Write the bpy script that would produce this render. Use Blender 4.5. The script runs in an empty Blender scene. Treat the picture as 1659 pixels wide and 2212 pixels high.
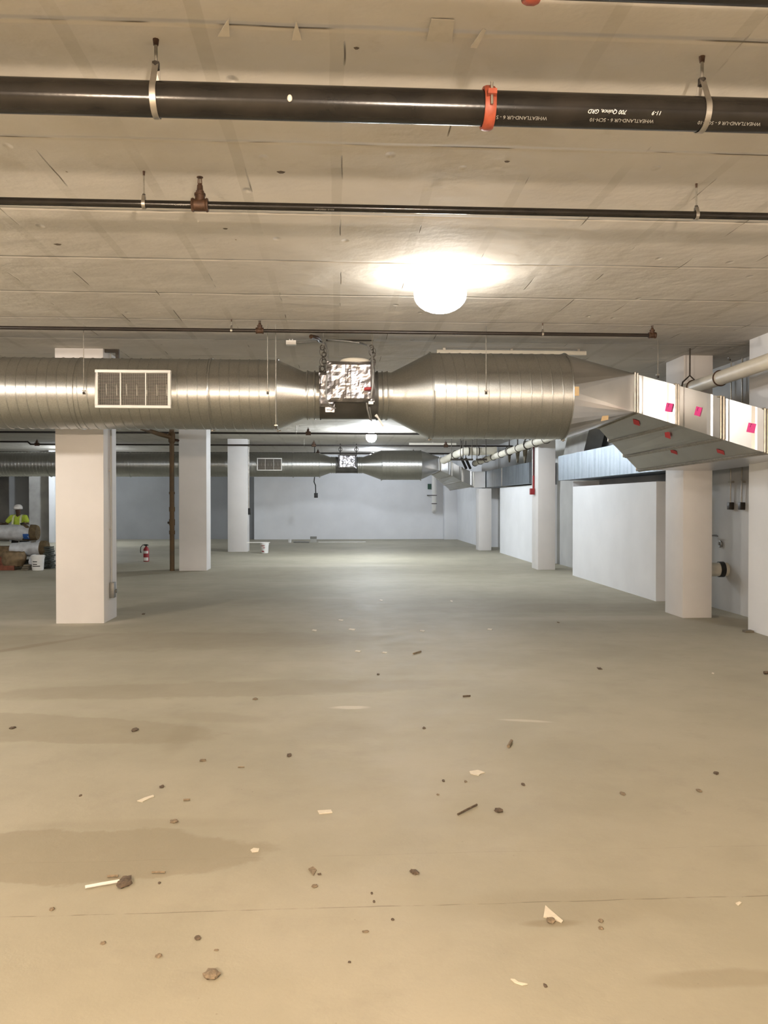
import bpy, bmesh, math, random
from mathutils import Vector, Matrix, noise
R = math.radians
PI = math.pi
S = bpy.context.scene
COL = S.collection

# ------------------------------------------------------------------ camera
F = 1789.0
CAM_Z = 1.83
YAW = R(3.28); PITCH = R(0.705)
cam_d = bpy.data.cameras.new('camera'); cam = bpy.data.objects.new('camera', cam_d); COL.objects.link(cam)
cam_d.sensor_fit = 'HORIZONTAL'; cam_d.sensor_width = 36; cam_d.lens = 36*F/1659
cam_d.clip_start = 0.05; cam_d.clip_end = 200
cam.location = (0, 0, CAM_Z); cam.rotation_euler = (PI/2-PITCH, 0, -YAW)
S.camera = cam
# ------------------------------------------------------------------ world, exposure
S.view_settings.view_transform = 'Standard'; S.view_settings.look = 'None'
S.view_settings.gamma = 1; S.view_settings.use_curve_mapping = False
S.view_settings.exposure = 0.0
w = bpy.data.worlds.new('world'); S.world = w; w.use_nodes = True
w.node_tree.nodes['Background'].inputs[0].default_value = (.9, .95, 1, 1)
w.node_tree.nodes['Background'].inputs[1].default_value = 0.02
# lamps of the place and one added far fill (globes hanging from the ceiling): x, y, z, radius, colour, strength
WARM = (1, .77, .56); NEUT = (1, .95, .88); COOL = (.86, .93, 1)
LAMPS = {
 'near_left':  (-2.3, -1.3, 2.55, .10, WARM, 3000),
 'near_right': (.9, -1.2, 2.55, .05, (1, .82, .65), 17500),
 'ceiling_one': None, 'hidden_mid': (2.8, 19.2, 3.60, .14, COOL, 390),
 'far_wall_fill': (1.6, 36.6, 3.85, .14, (.80, .88, 1), 330),  # unseen lamp added to brighten the upper far wall
 'left_near': (-7.4, 6.4, 3.80, .14, (1, .90, .80), 1300),
 'ceiling_two': None, 'left_mid': (-9.6, 17.5, 3.95, .12, COOL, 400),
 'left_far': (-11.0, 36.0, 3.9, .12, COOL, 850),
}

# ------------------------------------------------------------------ pixel to world
_fw = Vector((math.sin(YAW)*math.cos(PITCH), math.cos(YAW)*math.cos(PITCH), -math.sin(PITCH)))
_rt = Vector((math.cos(YAW), -math.sin(YAW), 0)); _up = _rt.cross(_fw)
def at(px, py, X=None, Y=None, Z=None, D=None):
    d = _fw + _rt*((px-829.5)/F) + _up*((1106-py)/F)
    if D is not None: t = D
    elif X is not None: t = X/d.x
    elif Y is not None: t = Y/d.y
    else: t = (Z-CAM_Z)/d.z
    return Vector((0, 0, CAM_Z)) + d*t
CZ = 4.13     # ceiling height

# ------------------------------------------------------------------ materials
def nt(m): return m.node_tree.nodes, m.node_tree.links
def mat(name, col, rough=.6, metal=0, var=.0, vscale=4, bump=0, bscale=30, emit=None, col2=None, aniso=0, spec=.5):
    m = bpy.data.materials.new(name); m.use_nodes = True
    N, L = nt(m); b = N['Principled BSDF']
    b.inputs['Base Color'].default_value = (*col, 1); b.inputs['Roughness'].default_value = rough
    b.inputs['Metallic'].default_value = metal; b.inputs['Specular IOR Level'].default_value = spec
    if emit:
        b.inputs['Emission Color'].default_value = (*emit[0], 1); b.inputs['Emission Strength'].default_value = emit[1]
    if var or bump or col2:
        tc = N.new('ShaderNodeTexCoord')
    if var or col2:
        n = N.new('ShaderNodeTexNoise'); n.inputs['Scale'].default_value = vscale; n.inputs['Detail'].default_value = 6
        L.new(tc.outputs['Object'], n.inputs['Vector'])
        cr = N.new('ShaderNodeValToRGB'); c2 = col2 or tuple(c*(1-var) for c in col)
        cr.color_ramp.elements[0].position = .35; cr.color_ramp.elements[1].position = .65
        cr.color_ramp.elements[0].color = (*c2, 1); cr.color_ramp.elements[1].color = (*col, 1)
        L.new(n.outputs['Fac'], cr.inputs[0]); L.new(cr.outputs[0], b.inputs['Base Color'])
    if bump:
        n2 = N.new('ShaderNodeTexNoise'); n2.inputs['Scale'].default_value = bscale; n2.inputs['Detail'].default_value = 4
        L.new(tc.outputs['Object'], n2.inputs['Vector'])
        bp = N.new('ShaderNodeBump'); bp.inputs['Strength'].default_value = bump; bp.inputs['Distance'].default_value = .01
        L.new(n2.outputs['Fac'], bp.inputs['Height']); L.new(bp.outputs[0], b.inputs['Normal'])
    return m

class G:
    """tiny node expression helper"""
    def __init__(s, m):
        s.m = m; s.N, s.L = nt(m)
        s.tc = s.N.new('ShaderNodeTexCoord')
        sp = s.N.new('ShaderNodeSeparateXYZ'); s.L.new(s.tc.outputs['Object'], sp.inputs[0])
        s.x, s.y, s.z = sp.outputs[0], sp.outputs[1], sp.outputs[2]
    def op(s, o, a, b=None, c=None, clamp=False):
        n = s.N.new('ShaderNodeMath'); n.operation = o; n.use_clamp = clamp
        for i, v in enumerate((a, b, c)):
            if v is None: continue
            if isinstance(v, (int, float)): n.inputs[i].default_value = v
            else: s.L.new(v, n.inputs[i])
        return n.outputs[0]
    def noise(s, scale, detail=4, vec=None, rough=.5, dim='3D', dist=0):
        n = s.N.new('ShaderNodeTexNoise'); n.noise_dimensions = dim
        n.inputs['Scale'].default_value = scale; n.inputs['Detail'].default_value = detail
        n.inputs['Roughness'].default_value = rough; n.inputs['Distortion'].default_value = dist
        s.L.new(vec or s.tc.outputs['Object'], n.inputs['Vector']); return n.outputs['Fac']
    def vec(s, x, y, z=0):
        n = s.N.new('ShaderNodeCombineXYZ')
        for i, v in enumerate((x, y, z)):
            if isinstance(v, (int, float)): n.inputs[i].default_value = v
            else: s.L.new(v, n.inputs[i])
        return n.outputs[0]
    def ramp(s, v, a, b):   # smooth 0..1 between a and b
        n = s.N.new('ShaderNodeMapRange'); n.interpolation_type = 'SMOOTHSTEP'
        n.inputs[1].default_value = a; n.inputs[2].default_value = b; s.L.new(v, n.inputs[0]); return n.outputs[0]
    def mix(s, f, a, b):
        n = s.N.new('ShaderNodeMix'); n.data_type = 'RGBA'
        for i, v in ((0, f), (6, a), (7, b)):
            if isinstance(v, (int, float)): n.inputs[i].default_value = v
            elif isinstance(v, tuple): n.inputs[i].default_value = (*v, 1)
            else: s.L.new(v, n.inputs[i])
        return n.outputs[2]
    def voro(s, scale, feature='F1', vec=None, rnd=1):
        n = s.N.new('ShaderNodeTexVoronoi'); n.feature = feature; n.inputs['Scale'].default_value = scale
        n.inputs['Randomness'].default_value = rnd
        s.L.new(vec or s.tc.outputs['Object'], n.inputs['Vector']); return n.outputs['Distance']
    def bump(s, h, strength=.5, dist=.01):
        n = s.N.new('ShaderNodeBump'); n.inputs['Strength'].default_value = strength; n.inputs['Distance'].default_value = dist
        s.L.new(h, n.inputs['Height']); s.L.new(n.outputs[0], s.N['Principled BSDF'].inputs['Normal'])

# floor: dusty concrete with stains and a saw-cut joint
def make_floor_mat():
    m = bpy.data.materials.new('dusty_concrete'); m.use_nodes = True; g = G(m); b = g.N['Principled BSDF']
    base = g.mix(g.ramp(g.noise(.5, 6, rough=.6), .35, .65), (.335, .310, .236), (.395, .366, .283))
    base = g.mix(g.op('MULTIPLY', g.ramp(g.noise(60, 3), .3, .8), .10), base, (.30, .27, .20))
    base = g.mix(g.op('MULTIPLY', g.ramp(g.noise(2.6, 6, rough=.65), .5, .75), .38), base, (.30, .27, .21))
    # wet / swept stains and other darker and paler blotches, with ragged outline
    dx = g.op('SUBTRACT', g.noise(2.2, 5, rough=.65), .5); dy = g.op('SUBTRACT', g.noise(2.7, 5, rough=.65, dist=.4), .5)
    def blotch(px, py, rx, ry, k, rot=0, soft=.10, wob=.5):
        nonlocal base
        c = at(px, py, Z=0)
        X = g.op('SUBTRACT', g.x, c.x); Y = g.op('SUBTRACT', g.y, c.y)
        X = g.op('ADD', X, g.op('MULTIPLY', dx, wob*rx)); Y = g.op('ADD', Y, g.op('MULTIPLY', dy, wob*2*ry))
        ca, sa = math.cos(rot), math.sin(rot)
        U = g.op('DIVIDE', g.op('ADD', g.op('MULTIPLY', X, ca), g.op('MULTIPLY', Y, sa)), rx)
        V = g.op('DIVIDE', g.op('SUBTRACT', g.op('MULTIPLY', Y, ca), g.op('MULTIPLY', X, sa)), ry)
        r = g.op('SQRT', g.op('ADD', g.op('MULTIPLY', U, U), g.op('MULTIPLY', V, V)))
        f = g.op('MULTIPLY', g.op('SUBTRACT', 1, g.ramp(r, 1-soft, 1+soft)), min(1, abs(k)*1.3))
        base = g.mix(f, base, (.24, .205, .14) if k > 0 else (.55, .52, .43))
    blotch(110, 1850, 1.15, .33, .38, soft=.06)
    blotch(480, 1488, 2.3, .34, .28, rot=.05, soft=.15)  # darker band across the left and middle floor
    blotch(90, 1570, 1.5, .38, .30, rot=-.25, soft=.08)
    blotch(300, 1385, 3.0, .70, .26, soft=.2)
    blotch(1250, 1312, 3.2, .6, .25, soft=.3)
    blotch(1230, 1960, .55, .16, .22, soft=.4)
    blotch(1190, 1995, .12, .03, .55, soft=.4)
    blotch(1560, 2115, .28, .06, .32, soft=.3)
    blotch(720, 1580, .38, .35, .16, soft=.4)
    blotch(470, 1550, .45, .14, .22, rot=-.3, soft=.4)
    blotch(390, 1590, .10, .45, .20, soft=.4)
    blotch(300, 1780, .6, .07, .15, soft=.5)
    blotch(600, 1240, 5, 1.4, .16, soft=.5)
    blotch(820, 1300, 4, .5, .15, soft=.5)
    blotch(60, 1397, 1.0, .09, .5, rot=.95, soft=.4, wob=.1)  # thin dark diagonal line on the left floor
    blotch(755, 1528, .16, .06, -.7, soft=.4, wob=.8)
    blotch(1136, 1557, .2, .035, -.5, rot=-.25, soft=.4)
    blotch(130, 1345, 1.1, .35, -.4, soft=.4)
    blotch(1290, 1335, 1.6, .25, -.25, soft=.5)
    blotch(700, 1222, 2.6, .5, -.25, soft=.5)
    # joints
    for (px, py, wdt, k) in ((829, 1958, .0035, .55), (829, 1846, .002, .22), (829, 1322, .012, .15)):
        yj = at(px, py, Z=0).y
        wob = g.op('MULTIPLY', g.op('SUBTRACT', g.noise(3, 3), .5), .03)
        d = g.op('ABSOLUTE', g.op('SUBTRACT', g.op('ADD', g.y, wob), yj))
        line = g.op('SUBTRACT', 1, g.ramp(d, wdt*.5, wdt*1.6))
        line = g.op('MULTIPLY', line, g.op('MULTIPLY', g.ramp(g.noise(9, 2), .3, .6), k))
        base = g.mix(line, base, (.10, .085, .06))
    # fine grime specks
    sp = g.op('SUBTRACT', 1, g.ramp(g.voro(14), .035, .07))
    sp = g.op('MULTIPLY', sp, g.ramp(g.noise(1.3, 2), .5, .7))
    base = g.mix(g.op('MULTIPLY', sp, .6), base, (.12, .10, .07))
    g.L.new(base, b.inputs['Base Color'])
    g.L.new(g.op('ADD', .52, g.op('MULTIPLY', g.noise(3, 4), .25)), b.inputs['Roughness'])
    b.inputs['Specular IOR Level'].default_value = .35
    g.bump(g.op('ADD', g.noise(9, 6), g.op('MULTIPLY', g.noise(90, 2), .15)), .25, .012)
    return m

# ceiling: taped insulation boards
BX, BY = .665, 1.305; SY0 = 4.06
def make_ceiling_mat():
    m = bpy.data.materials.new('insulation_board'); m.use_nodes = True; g = G(m); b = g.N['Principled BSDF']
    base = g.mix(g.ramp(g.noise(1.1, 5), .35, .65), (.56, .525, .47), (.62, .585, .53))
    def tri(v, off, per):   # distance to nearest multiple
        t = g.op('DIVIDE', g.op('SUBTRACT', v, off), per)
        fr = g.op('SUBTRACT', t, g.op('ROUND', t)); return g.op('MULTIPLY', g.op('ABSOLUTE', fr), per)
    wx = g.op('MULTIPLY', g.op('SUBTRACT', g.noise(.9, 3), .5), .05)
    xx = g.op('ADD', g.x, wx); yy = g.op('ADD', g.y, wx)
    dX = tri(xx, 0.0, BX); dY = tri(yy, SY0, BY)
    # tape along the long joints
    tape = g.op('MULTIPLY', g.op('SUBTRACT', 1, g.ramp(dX, .035, .042)), g.ramp(g.noise(.7, 2), .35, .6))
    base = g.mix(g.op('MULTIPLY', tape, .26), base, (.36, .335, .27))
    # open cracks, broken up
    s1 = g.noise(1, 2, vec=g.vec(g.op('MULTIPLY', g.x, 1.7), g.op('MULTIPLY', g.op('ROUND', g.op('DIVIDE', g.y, BY)), 7)))
    crY = g.op('MULTIPLY', g.op('SUBTRACT', 1, g.ramp(dY, .003, .009)), g.ramp(s1, .50, .58))
    s2 = g.noise(1, 2, vec=g.vec(g.op('MULTIPLY', g.op('ROUND', g.op('DIVIDE', g.x, BX)), 5), g.op('MULTIPLY', g.y, 1.1)))
    crX = g.op('MULTIPLY', g.op('SUBTRACT', 1, g.ramp(tri(xx, .037, BX), .002, .006)), g.ramp(s2, .55, .62))
    cr = g.op('MAXIMUM', crY, crX)
    base = g.mix(g.op('MULTIPLY', cr, .85), base, (.14, .11, .07))
    # pin holes
    v = g.voro(1.25, vec=g.vec(g.op('MULTIPLY', g.x, 1.5), g.y), rnd=.8)
    hole = g.op('SUBTRACT', 1, g.ramp(v, .010, .022))
    base = g.mix(g.op('MULTIPLY', hole, .8), base, (.2, .15, .09))
    base = g.mix(g.op('MULTIPLY', g.ramp(g.noise(3.2, 6, rough=.7), .58, .78), .22), base, (.30, .26, .19))
    g.L.new(base, b.inputs['Base Color']); b.inputs['Roughness'].default_value = .8
    b.inputs['Specular IOR Level'].default_value = .2
    dim = g.op('MULTIPLY', g.ramp(g.voro(2.0, vec=g.vec(g.op('MULTIPLY', g.x, 1.5), g.y), rnd=.7), 0, .12), .8)
    h = g.op('ADD', g.op('MULTIPLY', g.noise(2.5, 5), 1.1), dim)
    h = g.op('SUBTRACT', h, g.op('MULTIPLY', cr, .8))
    h = g.op('ADD', h, g.op('MULTIPLY', g.ramp(dY, 0, .04), .5))
    g.bump(h, .75, .035)
    return m

def make_galv(name='galvanised_steel', col=(.52, .52, .50), rough=.36, vert=False, grime=.25, round_=False):
    m = bpy.data.materials.new(name); m.use_nodes = True; g = G(m); b = g.N['Principled BSDF']
    b.inputs['Metallic'].default_value = 1
    v = g.voro(55)
    c = g.mix(g.ramp(v, .1, .8), tuple(x*.93 for x in col), tuple(min(1, x*1.05) for x in col))
    if vert: nz = g.noise(1, 6, vec=g.vec(g.op('MULTIPLY', g.x, 7), g.op('MULTIPLY', g.y, 7), g.op('MULTIPLY', g.z, .8)))
    else: nz = g.noise(1.5, 5)
    c = g.mix(g.op('MULTIPLY', g.ramp(nz, .4, .7), grime), c, tuple(x*.55 for x in col))
    g.L.new(c, b.inputs['Base Color'])
    g.L.new(g.op('ADD', rough-.05, g.op('MULTIPLY', g.noise(7, 4), .14)), b.inputs['Roughness'])
    g.bump(g.op('ADD', g.noise(5, 2), g.op('MULTIPLY', v, .05)), .10, .01)
    if round_:
        b.inputs['Anisotropic'].default_value = .72; b.inputs['Anisotropic Rotation'].default_value = .25
        tn = g.N.new('ShaderNodeTangent'); tn.direction_type = 'RADIAL'; tn.axis = 'X'; g.L.new(tn.outputs[0], b.inputs['Tangent'])
    return m

M = {}
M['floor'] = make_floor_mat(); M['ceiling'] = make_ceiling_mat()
M['galv'] = make_galv(round_=True); M['galv_wall'] = make_galv('streaked_galvanised_steel', (.24, .27, .30), .45, True, .7)
M['sheet'] = mat('bright_duct_sheet', (.66, .66, .66), .30, 1, .10, 2)
M['dark_fan'] = mat('dark_fan_paint', (.10, .095, .085), .45, .3, .3, 5)
M['wall'] = mat('white_wall_paint', (.80, .81, .83), .65, 0, .05, 1.5, .08, 60)
M['wall_recess'] = mat('recess_shaded_white', (.55, .55, .54), .7, 0, .15, 1.2, .08, 60)  # wall white greyed to hold the recess shade; cream column's conduit shares it
M['wall_grey'] = mat('grey_block_paint', (.27, .275, .28), .7, 0, .1, 1.2, .1, 40)  # grey paint of the recessed far wall and left bay
M['conc'] = mat('bare_concrete', (.42, .41, .39), .8, 0, .35, 1.2, .2, 20)
M['column'] = mat('column_paint', (.76, .735, .72), .6, 0, .05, 2, .06, 50)
M['black_pipe'] = mat('black_pipe_paint', (.010, .009, .008), .20, 0, .0, 4, .03, 40, col2=(.020, .017, .014), spec=.35)
M['black_pipe_matt'] = mat('brown_black_pipe', (.022, .014, .010), .4, 0, .5, 6)
M['rust'] = mat('rusty_fitting', (.085, .042, .022), .55, .3, .5, 30, .2, 80)
M['post'] = mat('brown_riser_steel', (.15, .085, .035), .55, .3, 0, 3, .1, 50, col2=(.10, .065, .035))
M['orange'] = mat('red_oxide_coupling', (.33, .065, .03), .5, 0, .3, 20, .1, 60)
M['zinc'] = mat('zinc_strap', (.48, .45, .40), .38, .9, .2, 20)
M['steel_dark'] = mat('dark_hanger_steel', (.06, .05, .04), .5, .6, .3, 20)
M['rod'] = mat('threaded_rod_steel', (.30, .28, .24), .45, .8, .2, 40)
M['white_plastic'] = mat('white_pvc', (.72, .68, .58), .45, 0, .12, 3)
M['white_enamel'] = mat('white_enamel', (.82, .80, .76), .4, 0, .05, 5)
M['black'] = mat('black_plastic', (.015, .015, .015), .5)
M['louvre_dark'] = mat('duct_interior', (.05, .05, .05), .7)
M['foil'] = mat('crumpled_foil', (.40, .39, .41), .28, 1, .1, 8)
M['pink'] = mat('pink_sticker', (.85, .06, .33), .6, 0, .1, 30)
M['redtag'] = mat('red_label', (.35, .035, .04), .6)
M['tan'] = mat('tan_label', (.62, .45, .25), .7)
M['ink'] = mat('marker_ink', (.02, .02, .02), .6)
M['chalk'] = mat('white_marker', (.75, .73, .68), .7)
M['stencil'] = mat('grey_stencil_ink', (.28, .27, .24), .7)
M['conduit'] = mat('grey_conduit', (.30, .30, .29), .45, .6, .2, 20)
M['red'] = mat('fire_red', (.32, .02, .025), .45, 0, .2, 20)
M['hivis'] = mat('hi_vis_fabric', (.55, .72, .08), .8, 0, .15, 15, .3, 40)
M['reflect'] = mat('reflective_tape', (.80, .85, .55), .4, 0, .05, 20)
M['skin'] = mat('brown_skin', (.09, .05, .035), .55, 0, .1, 20)
M['glove'] = mat('dark_glove', (.03, .03, .03), .7)
M['trouser'] = mat('dark_trousers', (.025, .026, .03), .8, 0, .2, 12)
M['boot'] = mat('work_boot_leather', (.10, .06, .03), .6, 0, .3, 12)
M['hat'] = mat('white_hard_hat', (.80, .80, .80), .3)
M['bag'] = mat('white_plastic_wrap', (.70, .73, .77), .35, 0, .3, 6, .6, 9)
M['insul'] = mat('brown_mineral_wool', (.17, .12, .06), .9, 0, .4, 12, .6, 30)
M['blue'] = mat('blue_label', (.03, .12, .42), .5)
M['sack'] = mat('brown_paper_sack', (.25, .18, .10), .85, 0, .35, 8, .6, 15)
M['brick'] = mat('red_brown_carton', (.24, .08, .045), .8, 0, .3, 10, .2, 30)
M['wood'] = mat('grey_pallet_wood', (.20, .17, .12), .8, 0, .4, 9, .2, 30)
M['dark_stack'] = mat('dark_green_steel', (.045, .055, .045), .6, 0, .3, 10)
M['bucket'] = mat('white_bucket_plastic', (.82, .82, .80), .4, 0, .08, 8)
M['debris_dark'] = mat('dark_crumb', (.15, .11, .075), .85, 0, .5, 60, .5, 90)
M['debris_mid'] = mat('brown_crumb', (.27, .21, .14), .85, 0, .4, 60, .5, 90)
M['paper'] = mat('off_white_scrap', (.72, .66, .54), .7, 0, .1, 30)
M['block'] = mat('grey_block', (.30, .30, .28), .8, 0, .3, 20, .2, 50)
M['green'] = mat('dark_green_plate', (.04, .10, .07), .5)

# ------------------------------------------------------------------ mesh builder
class MB:
    def __init__(s): s.v = []; s.f = []
    def add(s, vs, fs):
        o = len(s.v); s.v += [Vector(v) for v in vs]; s.f += [tuple(i+o for i in f) for f in fs]; return s
    def box(s, x0, y0, z0, x1, y1, z1):
        return s.add([(x0,y0,z0),(x1,y0,z0),(x1,y1,z0),(x0,y1,z0),(x0,y0,z1),(x1,y0,z1),(x1,y1,z1),(x0,y1,z1)],
                     [(0,3,2,1),(4,5,6,7),(0,1,5,4),(1,2,6,5),(2,3,7,6),(3,0,4,7)])
    def cbox(s, c, sx, sy, sz): return s.box(c[0]-sx/2, c[1]-sy/2, c[2]-sz/2, c[0]+sx/2, c[1]+sy/2, c[2]+sz/2)
    def hexa(s, p): return s.add(p, [(0,3,2,1),(4,5,6,7),(0,1,5,4),(1,2,6,5),(2,3,7,6),(3,0,4,7)])
    def poly(s, pts, r, n=12, cap=True, flat=1.0):
        pts = [Vector(p) for p in pts]; rs = r if isinstance(r, (list, tuple)) else [r]*len(pts)
        t0 = (pts[1]-pts[0]).normalized(); a = Vector((0,0,1)) if abs(t0.z) < .9 else Vector((0,1,0))
        nrm = (a - t0*a.dot(t0)).normalized(); vs = []
        for i, p in enumerate(pts):
            if i == 0: t = t0
            elif i == len(pts)-1: t = (p-pts[i-1]).normalized()
            else: t = ((p-pts[i-1]).normalized()+(pts[i+1]-p).normalized()).normalized()
            nrm = (nrm - t*nrm.dot(t)).normalized(); bn = t.cross(nrm)
            for k in range(n):
                an = 2*PI*k/n; vs.append(p + (nrm*math.cos(an)+bn*math.sin(an)*flat)*rs[i])
        fs = []
        for i in range(len(pts)-1):
            for k in range(n):
                k2 = (k+1) % n; fs.append((i*n+k, i*n+k2, (i+1)*n+k2, (i+1)*n+k))
        if cap: fs.append(tuple(reversed(range(n)))); fs.append(tuple((len(pts)-1)*n+k for k in range(n)))
        return s.add(vs, fs)
    def tube(s, a, b, r, n=16, r2=None): return s.poly([a, b], [r, r if r2 is None else r2], n)
    def lathe(s, c, axis, prof, n=32, cap=True):
        """prof: (distance along axis, radius)"""
        c = Vector(c); t = Vector(axis).normalized(); a = Vector((0,0,1)) if abs(t.z) < .9 else Vector((0,1,0))
        u = (a-t*a.dot(t)).normalized(); w_ = t.cross(u); vs = []; fs = []
        for d, r in prof:
            for k in range(n):
                an = 2*PI*k/n; vs.append(c+t*d+(u*math.cos(an)+w_*math.sin(an))*r)
        for i in range(len(prof)-1):
            for k in range(n):
                k2 = (k+1) % n; fs.append((i*n+k, i*n+k2, (i+1)*n+k2, (i+1)*n+k))
        if cap: fs.append(tuple(reversed(range(n)))); fs.append(tuple((len(prof)-1)*n+k for k in range(n)))
        return s.add(vs, fs)
    def torus(s, c, axis, R_, r, n=32, m=8, a0=0, a1=2*PI, sy=1.0):
        c = Vector(c); t = Vector(axis).normalized(); a = Vector((0,0,1)) if abs(t.z) < .9 else Vector((0,1,0))
        u = (a-t*a.dot(t)).normalized(); w_ = t.cross(u)
        pts = [c+(u*math.cos(a0+(a1-a0)*k/n)*sy+w_*math.sin(a0+(a1-a0)*k/n))*R_ for k in range(n+1)]
        vs = []; fs = []
        for k, p in enumerate(pts):
            an = a0+(a1-a0)*k/n; rd = (u*math.cos(an)+w_*math.sin(an))
            for j in range(m):
                b = 2*PI*j/m; vs.append(p+rd*math.cos(b)*r+t*math.sin(b)*r)
        for k in range(n):
            for j in range(m):
                j2 = (j+1) % m; fs.append((k*m+j, k*m+j2, (k+1)*m+j2, (k+1)*m+j))
        return s.add(vs, fs)
    def sphere(s, c, r, n=16, m=10, sc=(1,1,1)):
        vs = []; fs = []; c = Vector(c)
        for i in range(m+1):
            th = PI*i/m
            for k in range(n):
                ph = 2*PI*k/n; vs.append(c+Vector((math.sin(th)*math.cos(ph)*sc[0], math.sin(th)*math.sin(ph)*sc[1], math.cos(th)*sc[2]))*r)
        for i in range(m):
            for k in range(n):
                k2 = (k+1) % n; fs.append((i*n+k, (i+1)*n+k, (i+1)*n+k2, i*n+k2))
        return s.add(vs, fs)
    def prism(s, pts, d):
        """pts polygon (3D), extruded by vector d"""
        n = len(pts); pts = [Vector(p) for p in pts]; d = Vector(d)
        return s.add(pts+[p+d for p in pts], [tuple(reversed(range(n))), tuple(range(n, 2*n))]+[(i, (i+1)%n, n+(i+1)%n, n+i) for i in range(n)])
    def build(s, name, m, parent=None, smooth=True, origin=None, bevel=0, seg=2):
        me = bpy.data.meshes.new(name)
        o = bpy.data.objects.new(name, me); COL.objects.link(o)
        org = Vector((0,0,0))
        if parent is not None: org = Vector(parent.get('_o', (0,0,0)))
        elif origin is not None: org = Vector(origin); o.location = org
        o['_o'] = tuple(org)
        if parent is not None:
            o.parent = parent
        me.from_pydata([v-org for v in s.v], [], s.f); me.update()
        bm = bmesh.new(); bm.from_mesh(me); bmesh.ops.remove_doubles(bm, verts=bm.verts, dist=1e-5)
        bmesh.ops.recalc_face_normals(bm, faces=bm.faces)
        if bevel: bmesh.ops.bevel(bm, geom=list(bm.edges), offset=bevel, segments=seg, affect='EDGES', profile=.5, clamp_overlap=True)
        bm.to_mesh(me); bm.free()
        me.materials.append(M[m] if isinstance(m, str) else m)
        if smooth:
            me.shade_smooth(); me.set_sharp_from_angle(angle=R(35))
        return o

def tag(o, label=None, cat=None, group=None, kind=None):
    if label: o['label'] = label
    if cat: o['category'] = cat
    if group: o['group'] = group
    if kind: o['kind'] = kind
    return o
def thing(name, loc, label, cat, group=None):
    o = bpy.data.objects.new(name, None); COL.objects.link(o); o.location = loc; o['_o'] = tuple(loc)
    o.empty_display_size = .1
    return tag(o, label, cat, group)
def struct(name, mb, m, **k):
    o = mb.build(name, m, **k); o['kind'] = 'structure'; return o
def text_data(body, size, shear=0):
    c = bpy.data.curves.new('t', 'FONT'); c.body = body; c.size = size; c.shear = shear; c.align_x = 'CENTER'; c.align_y = 'CENTER'
    c.resolution_u = 3
    o = bpy.data.objects.new('t', c); COL.objects.link(o); bpy.context.view_layer.update()
    me = bpy.data.meshes.new_from_object(o.evaluated_get(bpy.context.evaluated_depsgraph_get()))
    vs = [v.co.copy() for v in me.vertices]; fs = [tuple(p.vertices) for p in me.polygons]
    bpy.data.objects.remove(o); bpy.data.meshes.remove(me); return vs, fs

# ================================================================== SETTING
YF = at(700, 1165, Z=0).y             # far wall
XB = 5.86; XR = 6.52                  # block face and recessed wall on the right
XL = -17.5; YN = -7.0
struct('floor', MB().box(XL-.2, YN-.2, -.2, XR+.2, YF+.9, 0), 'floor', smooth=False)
struct('ceiling', MB().box(XL-.2, YN-.2, CZ, XR+.2, YF+.9, CZ+.25), 'ceiling', smooth=False)
xs = at(549, 1100, Y=YF).x
struct('wall_back', MB().box(xs, YF, 0, XR+.2, YF+.9, CZ), 'wall', smooth=False)
xl1 = at(20, 1100, Y=YF+.5).x
struct('wall_back', MB().box(-12.4, YF+.5, 0, xs, YF+.9, CZ), 'wall_grey', smooth=False)
struct('wall_back', MB().box(XL-.2, YF+.5, 0, -12.4, YF+.9, CZ), 'conc', smooth=False)
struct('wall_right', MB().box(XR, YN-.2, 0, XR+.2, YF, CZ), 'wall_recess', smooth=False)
struct('wall_left', MB().box(XL-.2, YN-.2, 0, XL, YF+.5, CZ), 'wall_grey', smooth=False)
struct('wall_front', MB().box(XL, YN-.2, 0, XR, YN, CZ), 'wall', smooth=False)
ZB = 2.34                              # top of the blocks = underside of the wall duct
yb = [(YN, at(1624, 1361, Z=0).y), (at(1417, 1299, Z=0).y, at(1224, 1243, Z=0).y), (24.2, at(1072, 1194, Z=0).y), (33.2, YF)]
for i, (a, b) in enumerate(yb):
    wb = MB()
    if i == 1: yn = at(1238, 1050, X=XB).y; wb.box(XB, a, 0, XR, yn, CAM_Z+.375).box(XB, yn, 0, XR, b, ZB)
    else: wb.box(XB, a, 0, XR, b, ZB if i == 2 else CZ)
    struct('wall_right', wb, 'wall', smooth=False)
# left background bay: pilaster and lit return wall
p0 = at(20, 1160, Y=YF-1.2); p1 = at(76, 1160, Y=YF-1.2)
struct('wall_back', MB().box(p0.x, YF-1.2, 0, p1.x, YF+.5, CZ), 'wall_grey', smooth=False)
p2 = at(118, 1160, Y=YF-2.0)
struct('wall_back', MB().box(p1.x+.02, YF-2.0, 0, at(106,1160,Y=YF-2.0).x, YF+.5, CZ), 'conc', smooth=False)
struct('wall_back', MB().box(at(106,1160,Y=YF-2.6).x, YF-2.6, 0, p2.x+.2, YF+.5, CZ), 'wall', smooth=False)  # bright strip: lamp light on the concrete put in as white paint

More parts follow.
